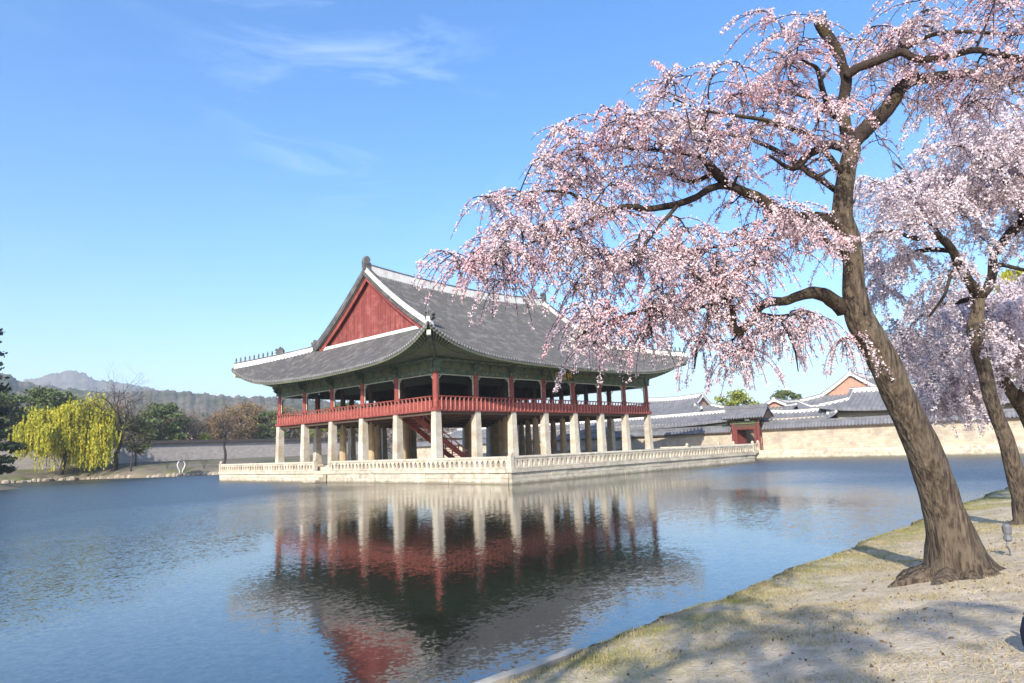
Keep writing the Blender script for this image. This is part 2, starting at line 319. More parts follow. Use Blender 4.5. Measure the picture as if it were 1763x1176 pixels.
M['water'] = m
link('pond_water', np_mesh('pond_water', [(px0, py0-6, ZW), (px1+.6, py0-6, ZW), (px1+.6, py1+1, ZW), (px0, py1+1, ZW)], [(0, 1, 2, 3)], m), kind='structure')

# near bank (camera side): sandy ground sloping down to the water
def sstep(x): x = np.clip(x, 0, 1); return x*x*(3-2*x)
def wob(x, y, s, seed=0.0):
    return (np.sin(x*s+seed)*np.cos(y*s*1.13+seed*1.7)+0.5*np.sin(x*s*2.3+y*s*1.7+seed*3.1)+0.28*np.sin(x*s*5.1-y*s*4.3+seed))/1.78
def bank_z(x, y):
    d = py0-y+0.16*wob(x, y*0, 1.3, 2.0)+0.07*wob(x, y*0, 5.0, 1.0)
    z = -1.30+0.10*sstep(d/0.35)+0.80*sstep((d-.1)/6.5)
    z = np.where(d < 0, -1.30+d*2.6, z)
    z = z+0.035*wob(x, y, 0.9, 4.0)*sstep(d/1.2)+0.012*wob(x, y, 4.1, 1.0)*sstep(d/.6)
    return z
gx = np.concatenate([np.arange(-70, -44, 1.0), np.arange(-44, -22, .09), np.arange(-22, 0, .2), np.arange(0, 62, 1.0)])
gy = np.concatenate([py0+np.array([.35, .22, .12, .05]), np.arange(py0, py0-3, -.07), np.arange(py0-3, py0-9, -.14), np.arange(py0-9, py0-40, -1.5)])
X, Y = np.meshgrid(gx, gy, indexing='ij'); Z = bank_z(X, Y)
M['bank'] = mat('sandy_bank', (0.64, 0.53, 0.39), (0.50, 0.41, 0.30), rough=1, scale=3.3, bump=0.035, bscale=24, detail=12, c3=(0.34, 0.275, 0.20), scale3=5.0, lo3=.54, hi3=.72)
t = M['bank'].node_tree; b = t.nodes['Principled BSDF']; l = t.links.new
src = b.inputs['Base Color'].links[0].from_socket
geo = N(t, 'ShaderNodeNewGeometry'); sx = N(t, 'ShaderNodeSeparateXYZ'); l(geo.outputs['Position'], sx.inputs[0])
def turf_layer(src, colr, y_in, y_out, scale, lo, hi):
    mr = N(t, 'ShaderNodeMapRange'); mr.inputs['From Min'].default_value = y_in; mr.inputs['From Max'].default_value = y_out; l(sx.outputs['Y'], mr.inputs['Value'])
    nz = N(t, 'ShaderNodeTexNoise'); nz.inputs['Scale'].default_value = scale; nz.inputs['Detail'].default_value = 9; nz.inputs['Roughness'].default_value = .7; l(geo.outputs['Position'], nz.inputs['Vector'])
    mr2 = N(t, 'ShaderNodeMapRange'); mr2.inputs['From Min'].default_value = lo; mr2.inputs['From Max'].default_value = hi; l(nz.outputs['Fac'], mr2.inputs['Value'])
    mm = N(t, 'ShaderNodeMath', operation='MULTIPLY'); l(mr.outputs[0], mm.inputs[0]); l(mr2.outputs[0], mm.inputs[1])
    mx = N(t, 'ShaderNodeMixRGB'); mx.inputs['Color2'].default_value = (*colr, 1); l(src, mx.inputs['Color1']); l(mm.outputs[0], mx.inputs['Fac'])
    return mx.outputs['Color']
src = turf_layer(src, (0.38, 0.31, 0.185), -50, -43.5, 2.2, 0.42, 0.66)
src = turf_layer(src, (0.25, 0.23, 0.075), -44.4, -42.7, 0.9, 0.44, 0.62)
src = turf_layer(src, (0.085, 0.065, 0.045), -42.75, -42.25, 3.0, 0.25, 0.45)
l(src, b.inputs['Base Color'])
link('near_bank', np_mesh('near_bank', np.stack([X, Y, Z], -1).reshape(-1, 3), grid_faces(len(gx), len(gy)), M['bank'], True), kind='structure')

# north shore: gently rising bank behind an uneven shoreline
shore = np.array([(-175, 104), (-60, 104), (-12, 102), (-2, 102.5), (6, 88), (14, 79.5), (24, 78), (56, 77)], float)
gx = np.arange(-175, 58, 1.0); sy = np.interp(gx, shore[:, 0], shore[:, 1])+.6*np.sin(gx*.7)+.4*np.sin(gx*1.9)
dd = np.array([-1.5, -.3, 0, .4, 1.2, 3, 6, 10, 16, 24, 36, 60]); dz = np.array([-2.4, -1.75, -1.3, -1.0, -.75, -.35, .1, .5, .9, 1.1, 1.3, 1.5])
X = np.repeat(gx[:, None], len(dd), 1); Y = sy[:, None]+dd[None]; Z = np.repeat(dz[None], len(gx), 0)+.1*wob(X, Y, .4, 1)
link('north_bank', np_mesh('north_bank', np.stack([X, Y, Z], -1).reshape(-1, 3), grid_faces(len(gx), len(dd)), M['soilbank'], True), kind='structure')
def north_z(x, y):
    s = np.interp(x, shore[:, 0], shore[:, 1]); return float(np.interp(y-s, dd, dz))
# pine islet at the left
X, Y = np.meshgrid(np.linspace(-1, 1, 24), np.linspace(-1, 1, 24), indexing='ij')
rr = np.hypot(X, Y); Z = -.3-1.9*rr**2+.2*wob(X, Y, 6, 1)
link('pine_islet', np_mesh('pine_islet', np.stack([-25+9*X, 67+11*Y, Z], -1).reshape(-1, 3), grid_faces(24, 24), M['soilbank'], True), kind='structure')

def hills(name, table, w_in, w_out, seed, amp):
    T = np.array(sorted(table)); th = np.arange(T[0, 0], T[-1, 0], .12); d = np.interp(th, T[:, 0], T[:, 1]); h = np.interp(th, T[:, 0], T[:, 2])
    h = h+amp*(np.sin(th*5.1+seed)*.5+np.sin(th*11.3+seed*2)*.3+np.sin(th*27+seed)*.2)
    q = np.linspace(0, 1, 34); dr = np.where(q < .82, -w_in*(1-q/.82), w_out*(q-.82)/.18); k = np.where(q < .82, np.sin(q/.82*math.pi/2)**1.25, 1-((q-.82)/.18)**1.5)
    TH, QQ = np.meshgrid(th, q, indexing='ij'); rad = d[:, None]+dr[None]
    V = np.zeros((len(th), len(q), 3)); X_ = CAM_POS[0]+rad*np.cos(np.radians(TH)); Y_ = CAM_POS[1]+rad*np.sin(np.radians(TH))
    rough = wob(X_, Y_, 16/w_in, seed)*.10+wob(X_, Y_, 45/w_in, seed*3)*.045; bumps = np.random.default_rng(int(seed*10)).normal(size=X_.shape)*.006
    V[..., 0] = X_; V[..., 1] = Y_; V[..., 2] = h[:, None]*(k[None]*(1+rough*(1-k[None]**3)*1.5+bumps*1.4))-.8*(1-k[None])
    prof = q
    return link(name, np_mesh(name, V.reshape(-1, 3), grid_faces(len(th), len(prof)), M['forest'], True), kind='structure')
CHERRY_LIMBS = [
  [[[-28.48,-45.37,-0.87,0.761],[-28.58,-45.35,-0.6,0.526],[-28.72,-45.33,-0.11,0.369],[-28.86,-45.29,0.3,0.328],[-29.0,-45.26,0.71,0.311],[-29.18,-45.19,1.16,0.286],[-29.35,-45.11,1.53,0.269],[-29.54,-45.04,1.98,0.269],[-29.72,-44.95,2.37,0.26],[-29.88,-44.87,2.68,0.252],[-30.0,-44.84,3.0,0.219],[-30.06,-44.87,3.32,0.182],[-30.11,-44.91,3.63,0.174],[-30.2,-44.9,3.95,0.178],[-30.29,-44.89,4.19,0.177],[-30.32,-44.95,4.5,0.161],[-30.32,-45.02,4.77,0.153],[-30.32,-45.11,5.03,0.145],[-30.34,-45.13,5.16,0.136]],
   [[-30.34,-45.12,5.12,0.12],[-30.44,-45.11,5.28,0.096],[-30.54,-45.13,5.59,0.084],[-30.58,-45.22,5.93,0.079],[-30.67,-45.22,6.15,0.075],[-30.78,-45.2,6.33,0.079],[-30.92,-45.15,6.49,0.082],[-31.03,-45.12,6.64,0.094],[-31.09,-45.13,6.71,0.085]],
   [[-30.34,-45.12,5.12,0.12],[-30.23,-45.22,5.27,0.121],[-30.11,-45.35,5.43,0.121],[-29.97,-45.48,5.58,0.117],[-29.85,-45.61,5.79,0.11],[-29.76,-45.69,5.96,0.102],[-29.63,-45.81,6.06,0.094],[-29.44,-45.98,6.1,0.082],[-29.18,-46.22,6.15,0.074],[-28.97,-46.39,6.18,0.066],[-28.74,-46.58,6.1,0.074],[-28.36,-46.93,6.1,0.054],[-27.93,-47.31,5.98,0.042],[-27.46,-47.69,5.64,0.025]],
   [[-30.68,-45.25,5.95,0.063],[-30.63,-45.38,6.03,0.066],[-30.55,-45.54,6.07,0.066],[-30.44,-45.74,6.13,0.062],[-30.37,-45.88,6.15,0.058],[-30.3,-46.0,6.04,0.054],[-30.22,-46.15,5.99,0.053],[-30.06,-46.38,6.01,0.049],[-29.91,-46.61,6.04,0.045],[-29.68,-46.89,5.93,0.041],[-29.43,-47.2,5.8,0.03],[-29.16,-47.5,5.6,0.019]],
   [[-30.33,-45.82,6.17,0.039],[-30.12,-45.92,6.32,0.035],[-29.88,-46.06,6.48,0.032],[-29.61,-46.22,6.6,0.032],[-29.28,-46.44,6.66,0.028],[-28.88,-46.72,6.68,0.025],[-28.42,-47.06,6.72,0.021],[-28.01,-47.35,6.7,0.013]],
   [[-30.55,-45.12,5.42,0.052],[-30.54,-44.96,5.57,0.048],[-30.55,-44.8,5.77,0.045],[-30.52,-44.68,5.93,0.037],[-30.51,-44.52,6.06,0.034],[-30.56,-44.3,6.16,0.025],[-30.61,-44.05,6.18,0.017]],
   [[-30.64,-45.04,5.5,0.044],[-30.82,-45.02,5.62,0.043],[-30.99,-45.03,5.77,0.039],[-31.14,-45.05,5.95,0.035],[-31.32,-45.02,5.98,0.023],[-31.55,-44.93,6.01,0.015]],
   [[-30.92,-44.99,5.9,0.027],[-30.9,-45.1,6.01,0.023],[-30.91,-45.17,6.06,0.019]],
   [[-30.4,-45.06,5.08,0.08],[-30.65,-44.95,5.09,0.071],[-30.87,-44.87,4.99,0.067],[-31.09,-44.78,4.86,0.062],[-31.28,-44.71,4.68,0.057],[-31.48,-44.65,4.63,0.034],[-31.68,-44.62,4.66,0.026],[-31.87,-44.59,4.69,0.018]],
   [[-31.28,-44.76,4.65,0.03],[-31.23,-44.84,4.53,0.03],[-31.19,-44.92,4.5,0.026],[-31.12,-45.06,4.57,0.019]],
   [[-30.26,-44.82,4.06,0.146],[-30.44,-44.7,4.13,0.121],[-30.62,-44.57,4.14,0.109],[-30.79,-44.44,4.16,0.1],[-30.97,-44.31,4.2,0.096],[-31.12,-44.23,4.29,0.087],[-31.27,-44.15,4.41,0.079],[-31.46,-44.01,4.5,0.067],[-31.63,-43.91,4.58,0.063],[-31.76,-43.84,4.67,0.067],[-31.89,-43.79,4.81,0.066],[-32.03,-43.73,4.92,0.047],[-32.25,-43.55,4.98,0.031],[-32.5,-43.35,5.0,0.027],[-32.8,-43.1,5.03,0.023],[-33.07,-42.86,5.06,0.019],[-33.33,-42.64,5.02,0.015],[-33.5,-42.48,4.9,0.011]],
   [[-31.51,-43.91,4.57,0.056],[-31.7,-43.82,4.57,0.055],[-31.9,-43.71,4.48,0.051],[-32.07,-43.61,4.36,0.05],[-32.31,-43.45,4.26,0.05],[-32.61,-43.24,4.19,0.046],[-32.81,-43.14,4.2,0.045],[-33.0,-43.04,4.17,0.041],[-33.19,-42.94,4.08,0.041],[-33.37,-42.84,3.96,0.033],[-33.57,-42.71,3.85,0.025],[-33.8,-42.56,3.76,0.018],[-34.05,-42.39,3.64,0.014],[-34.28,-42.22,3.49,0.011]],
   [[-33.21,-43.04,4.09,0.029],[-33.3,-42.89,4.18,0.03],[-33.4,-42.74,4.28,0.026],[-33.5,-42.59,4.39,0.022],[-33.67,-42.34,4.43,0.019],[-33.81,-42.12,4.42,0.015],[-34.03,-41.8,4.4,0.011]],
   [[-31.73,-43.72,4.76,0.036],[-31.74,-43.51,4.73,0.036],[-31.75,-43.32,4.79,0.037],[-31.77,-43.13,4.93,0.033],[-31.8,-42.94,5.06,0.029],[-31.88,-42.68,5.18,0.021],[-32.0,-42.36,5.2,0.017]],
   [[-32.37,-43.52,4.21,0.03],[-32.68,-43.46,3.92,0.026],[-33.01,-43.39,3.6,0.022],[-33.3,-43.36,3.3,0.014]],
   [[-30.02,-44.68,2.93,0.139],[-30.17,-44.63,3.01,0.118],[-30.34,-44.56,3.1,0.109],[-30.51,-44.47,3.13,0.096],[-30.68,-44.37,3.09,0.08],[-30.89,-44.22,3.01,0.071],[-31.09,-44.09,2.99,0.071],[-31.24,-44.01,2.92,0.07],[-31.34,-43.96,2.78,0.062],[-31.45,-43.89,2.65,0.066],[-31.57,-43.83,2.54,0.069]],
   [[-31.57,-43.83,2.54,0.069],[-31.68,-43.81,2.64,0.069],[-31.76,-43.84,2.79,0.072],[-31.84,-43.86,2.95,0.064],[-31.95,-43.84,3.05,0.053],[-32.07,-43.8,3.1,0.037],[-32.2,-43.75,3.14,0.026],[-32.39,-43.66,3.28,0.018],[-32.6,-43.54,3.42,0.015]],
   [[-31.77,-43.85,2.91,0.034],[-31.98,-43.77,2.9,0.034],[-32.23,-43.65,2.86,0.03],[-32.49,-43.51,2.82,0.029],[-32.76,-43.38,2.81,0.025],[-33.02,-43.25,2.77,0.022],[-33.29,-43.09,2.68,0.018],[-33.55,-42.93,2.56,0.014],[-33.77,-42.82,2.41,0.007]],
   [[-31.86,-43.75,2.87,0.023],[-31.99,-43.66,2.76,0.023],[-32.08,-43.6,2.57,0.023],[-32.16,-43.53,2.34,0.019],[-32.21,-43.5,2.08,0.011]],
   [[-31.3,-44.04,2.81,0.027],[-30.9,-44.11,2.81,0.028],[-30.53,-44.17,2.87,0.024],[-30.1,-44.29,2.91,0.021]],
   [[-30.94,-44.12,2.8,0.02],[-30.77,-44.15,2.61,0.02],[-30.61,-44.17,2.38,0.016],[-30.48,-44.14,2.07,0.008]],
   [[-30.06,-44.88,3.4,0.049],[-29.91,-44.64,3.82,0.05],[-29.83,-44.32,4.17,0.048],[-29.86,-43.81,4.2,0.04],[-29.97,-43.2,4.23,0.032],[-30.18,-42.5,4.26,0.024],[-30.35,-41.83,4.28,0.02]],
   [[-30.15,-45.0,4.36,0.049],[-30.13,-44.51,4.94,0.051],[-30.22,-43.91,5.57,0.044],[-30.26,-43.31,5.96,0.037],[-30.34,-42.65,6.28,0.029],[-30.36,-42.02,6.45,0.02]],
   [[-30.39,-44.98,4.73,0.048],[-31.03,-44.86,5.08,0.043],[-31.73,-44.62,5.18,0.034],[-32.34,-44.43,5.13,0.025],[-32.93,-44.27,5.06,0.017],[-33.45,-44.19,5.05,0.013]]],
  [[[-21.27,-45.23,-0.93,0.456],[-21.34,-45.23,-0.61,0.367],[-21.43,-45.22,-0.23,0.316],[-21.55,-45.17,0.15,0.278],[-21.66,-45.15,0.52,0.241],[-21.83,-45.1,1.09,0.215],[-21.99,-45.03,1.54,0.203],[-22.14,-44.99,2.04,0.203],[-22.26,-44.98,2.55,0.209],[-22.37,-44.95,2.95,0.222],[-22.45,-44.96,3.37,0.241],[-22.44,-45.05,3.74,0.177],[-22.45,-45.12,4.11,0.165]],
   [[-22.45,-45.12,4.07,0.152],[-22.71,-45.04,4.28,0.126],[-22.95,-44.98,4.49,0.119],[-23.17,-44.94,4.72,0.112],[-23.39,-44.91,4.94,0.099],[-23.64,-44.83,5.12,0.092],[-23.93,-44.7,5.22,0.079],[-24.22,-44.52,5.14,0.06],[-24.5,-44.38,5.16,0.048],[-24.82,-44.2,5.26,0.036],[-25.18,-43.97,5.22,0.024]],
   [[-23.53,-44.81,5.14,0.055],[-23.53,-44.59,5.66,0.05],[-23.5,-44.42,6.24,0.044],[-23.47,-44.25,6.84,0.032],[-23.43,-44.05,7.19,0.02]],
   [[-22.43,-45.14,4.07,0.139],[-22.28,-45.25,4.22,0.114],[-22.18,-45.34,4.44,0.108],[-22.12,-45.39,4.72,0.102],[-22.07,-45.43,4.99,0.096],[-21.93,-45.55,5.18,0.109],[-21.73,-45.75,5.46,0.123],[-21.47,-46.02,5.77,0.123],[-21.13,-46.39,6.19,0.104],[-20.76,-46.84,6.76,0.078],[-20.39,-47.3,7.41,0.052]],
   [[-21.65,-46.03,5.72,0.077],[-22.35,-45.93,6.22,0.069],[-22.98,-45.86,6.59,0.055],[-23.67,-45.7,6.83,0.042],[-24.41,-45.43,6.82,0.029]],
   [[-22.3,-45.42,4.73,0.051],[-21.72,-45.55,4.77,0.052],[-21.01,-45.8,4.73,0.046],[-20.25,-46.11,4.72,0.034]],
   [[-23.05,-44.92,4.74,0.05],[-23.46,-44.8,4.35,0.043],[-23.82,-44.72,3.94,0.036],[-24.3,-44.51,3.49,0.024]],
   [[-23.16,-44.87,4.99,0.062],[-23.03,-44.41,5.15,0.058],[-22.91,-43.92,5.15,0.053],[-22.78,-43.37,4.88,0.041],[-22.58,-42.89,4.58,0.028]],
   [[-22.45,-45.11,4.05,0.063],[-22.23,-44.68,4.02,0.059],[-22.07,-44.18,4.0,0.047],[-21.9,-43.62,3.69,0.034],[-21.55,-43.23,3.21,0.021]]],
  [[[-13.66,-45.16,-0.97,0.519],[-14.08,-45.04,-0.09,0.413],[-14.57,-44.86,0.77,0.343],[-15.01,-44.7,1.55,0.29],[-15.35,-44.58,1.98,0.263],[-15.69,-44.44,2.4,0.228],[-15.99,-44.35,2.82,0.202],[-16.24,-44.38,3.48,0.168],[-16.43,-44.42,3.96,0.133],[-16.71,-44.36,4.45,0.1],[-17.11,-44.23,5.1,0.074],[-17.5,-44.09,5.74,0.049]],
   [[-15.75,-44.45,2.4,0.118],[-15.9,-44.13,2.5,0.102],[-16.13,-43.79,2.87,0.077],[-16.35,-43.41,3.07,0.052],[-16.67,-42.86,2.94,0.035]],
   [[-15.51,-44.6,1.97,0.118],[-15.63,-45.03,2.77,0.108],[-15.85,-45.37,3.71,0.091],[-16.36,-45.42,4.65,0.065],[-16.85,-45.44,5.4,0.04]],
   [[-16.18,-44.38,2.81,0.084],[-15.48,-44.69,3.5,0.077],[-14.93,-44.84,4.22,0.07],[-14.56,-44.81,4.99,0.053]]]]
CHERRY_CLUMPS = [
  [[-29.63,-46.37,6.68,1.19,0.48,1.1,1.2,0.42],
   [-30.26,-45.86,6.72,0.63,0.35,0.9,0.75,0.34],
   [-31.49,-44.72,6.1,0.42,0.42,0.8,0.8,0.42],
   [-30.35,-45.03,6.07,0.33,0.29,0.6,0.3,0.42],
   [-28.9,-46.98,6.59,0.72,0.56,1.2,1,0.42],
   [-28.41,-47.36,6.02,0.88,0.72,1.3,0.8,0.51],
   [-29.56,-46.01,6.06,0.73,0.32,1,0.6,0.51],
   [-28.88,-46.68,5.87,0.89,0.49,1.2,1,0.51],
   [-31.6,-44.38,5.78,0.78,0.43,1.1,1.1,0.42],
   [-32.34,-43.81,5.38,0.61,0.34,1.1,1.0,0.42],
   [-33.08,-43.92,5.4,0.18,0.18,0.4,0.18,0.26],
   [-31.67,-44.76,6.48,0.19,0.27,0.4,0.2,0.26],
   [-33.07,-43.1,5.0,0.83,0.32,1.2,1.3,0.42],
   [-33.59,-42.71,5.01,0.37,0.28,0.8,0.5,0.42],
   [-33.63,-42.57,4.63,0.59,0.3,1.0,0.9,0.51],
   [-32.51,-43.34,4.72,0.92,0.35,1.4,1.3,0.42],
   [-31.81,-44.0,5.07,0.85,0.39,1.4,1.2,0.42],
   [-31.11,-44.8,5.34,0.47,0.47,1.2,0.7,0.42],
   [-30.99,-44.81,4.81,0.39,0.23,1,0.4,0.51],
   [-34.09,-42.17,4.28,0.44,0.18,0.6,0.45,0.51],
   [-34.22,-41.89,4.33,0.33,0.06,0.3,0.15,0.17],
   [-33.51,-42.71,4.01,0.81,0.37,1.2,1.2,0.59],
   [-34.12,-42.17,3.83,0.51,0.28,0.8,0.7,0.59],
   [-34.5,-41.88,3.64,0.36,0.13,0.4,0.28,0.42],
   [-32.68,-43.11,3.82,0.84,0.34,1.3,1.0,0.68],
   [-33.84,-42.39,3.45,0.73,0.29,0.9,0.9,0.85],
   [-33.01,-42.93,3.27,0.82,0.33,1.1,1.2,0.77],
   [-32.1,-43.52,3.64,0.84,0.35,1.3,1.2,0.68],
   [-31.43,-44.11,3.75,0.78,0.39,1.3,1.3,0.68],
   [-30.67,-44.48,3.79,0.48,0.36,1,0.7,0.59],
   [-31.04,-44.08,4.44,0.65,0.24,0.9,0.35,0.59],
   [-32.35,-43.46,3.19,0.75,0.29,1,1.0,0.77],
   [-31.54,-44.03,3.28,0.77,0.27,1,1.0,0.77],
   [-33.47,-42.8,2.91,0.5,0.25,0.7,0.7,0.85],
   [-33.01,-43.12,2.83,0.65,0.22,0.8,0.7,0.85],
   [-33.49,-42.83,2.52,0.32,0.23,0.4,0.35,1.02],
   [-32.86,-43.21,2.51,0.44,0.18,0.6,0.4,0.94],
   [-32.3,-43.56,2.74,0.45,0.22,0.7,0.45,0.94],
   [-31.48,-43.94,2.59,0.54,0.31,0.8,0.45,1.02],
   [-30.77,-44.13,2.71,0.56,0.32,0.9,0.75,1.02],
   [-30.19,-44.31,2.75,0.41,0.33,0.8,0.55,1.02],
   [-32.05,-43.6,2.4,0.26,0.26,0.4,0.2,1.1],
   [-34.5,-41.83,3.42,0.22,0.16,0.3,0.14,0.85],
   [-34.19,-42.11,3.21,0.22,0.18,0.3,0.18,1.02],
   [-34.68,-41.82,3.57,0.21,0.1,0.3,0.2,0.51],
   [-31.83,-43.8,2.31,0.38,0.23,0.5,0.3,1.02],
   [-29.99,-44.45,2.45,0.33,0.33,0.6,0.3,1.02],
   [-29.47,-45.21,6.63,0.61,0.43,0.8,0.4,0.51],
   [-29.1,-45.42,5.84,0.43,0.52,0.8,0.2,0.85]],
  [[-23.63,-44.7,6.47,1.12,0.75,1.4,1.2,0.68],
   [-22.81,-45.67,6.92,1.12,0.75,1.5,1.3,0.68],
   [-24.3,-44.1,5.59,0.74,0.62,1.3,0.8,0.77],
   [-23.0,-44.93,5.79,1.01,0.51,1.4,0.9,0.77],
   [-21.78,-46.11,6.66,1.03,0.9,1.5,1.2,0.68],
   [-23.44,-43.68,4.97,0.65,0.65,1.2,0.7,1.02],
   [-22.77,-43.87,3.97,0.79,0.79,1.2,0.6,1.1],
   [-23.07,-44.58,4.58,0.63,0.51,1,0.35,1.02],
   [-22.28,-46.09,7.59,1.01,0.76,1.4,1,0.59],
   [-20.74,-46.72,5.8,1.17,0.91,1.5,1,0.68],
   [-22.83,-43.29,2.97,0.6,0.6,1,0.45,1.1],
   [-21.7,-44.65,3.7,0.8,0.8,1.2,0.5,1.1],
   [-22.22,-44.02,3.33,0.73,0.6,1.1,0.45,1.1],
   [-24.72,-43.96,6.3,0.49,0.49,1,0.4,0.77],
   [-23.4,-45.25,7.81,0.75,0.5,1.2,0.6,0.68]],
  [[-16.96,-43.45,3.64,1.35,1.01,1.8,1.2,1.02],
   [-15.97,-44.64,4.25,1.35,1.18,2,1.6,1.02],
   [-16.38,-43.33,2.33,1.2,0.69,1.5,1.0,1.1],
   [-16.53,-42.96,2.7,0.86,0.69,1.3,0.7,1.1],
   [-15.76,-44.62,3.24,1.01,1.01,1.8,1.2,1.02],
   [-16.49,-44.24,4.94,1.01,0.84,1.6,0.9,1.02],
   [-15.35,-45.5,5.19,1.18,1.18,2,1.2,0.85]]]
FAR_RIDGE = [(96.88, 3997, 286.7), (88.68, 3379, 299.9), (80.38, 2982, 276.8), (78.43, 2905, 302.0), (77.34, 2866, 313.4), (76.33, 2831, 319.1), (75.62, 2811, 309.6), (74.97, 2795, 286.2), (73.63, 2759, 275.4), (71.64, 2710, 251.3), (69.03, 2654, 220.1), (64.52, 2572, 179.7), (52.41, 2441, 108.9), (33.43, 2459, 48.1)]
NEAR_RIDGE = [(97.02, 1494, 145.7), (88.75, 1264, 134.2), (80.43, 1116, 119.5), (79.92, 1109, 116.8), (79.35, 1103, 108.8), (78.46, 1092, 102.8), (76.43, 1068, 95.1), (73.59, 1037, 89.7), (70.91, 1010, 89.2), (69.31, 997, 87.2), (66.32, 975, 79.8), (64.74, 964, 77.2), (61.51, 946, 73.6), (52.4, 913, 56.6), (42.87, 905, 38.0), (24.51, 962, 11.5), (9.4, 1100, 2.9)]

hills('far_hills', FAR_RIDGE, 900, 500, 1.0, 4.0)
hills('wooded_hill', NEAR_RIDGE, 480, 250, 2.0, 2.0)

# haze
mh = bpy.data.materials.new('haze_air'); mh.use_nodes = True; t = mh.node_tree; t.nodes.clear()
o_ = N(t, 'ShaderNodeOutputMaterial'); pv = N(t, 'ShaderNodeVolumePrincipled'); pv.inputs['Color'].default_value = (0.86, 0.92, 1.0, 1); pv.inputs['Density'].default_value = HAZE = 0.0003
t.links.new(pv.outputs['Volume'], o_.inputs['Volume'])
hb = MB(); hb.box(-4700, -4700, -5, 4700, 4700, 420)
link('haze', hb.mesh('haze', mh), kind='stuff')

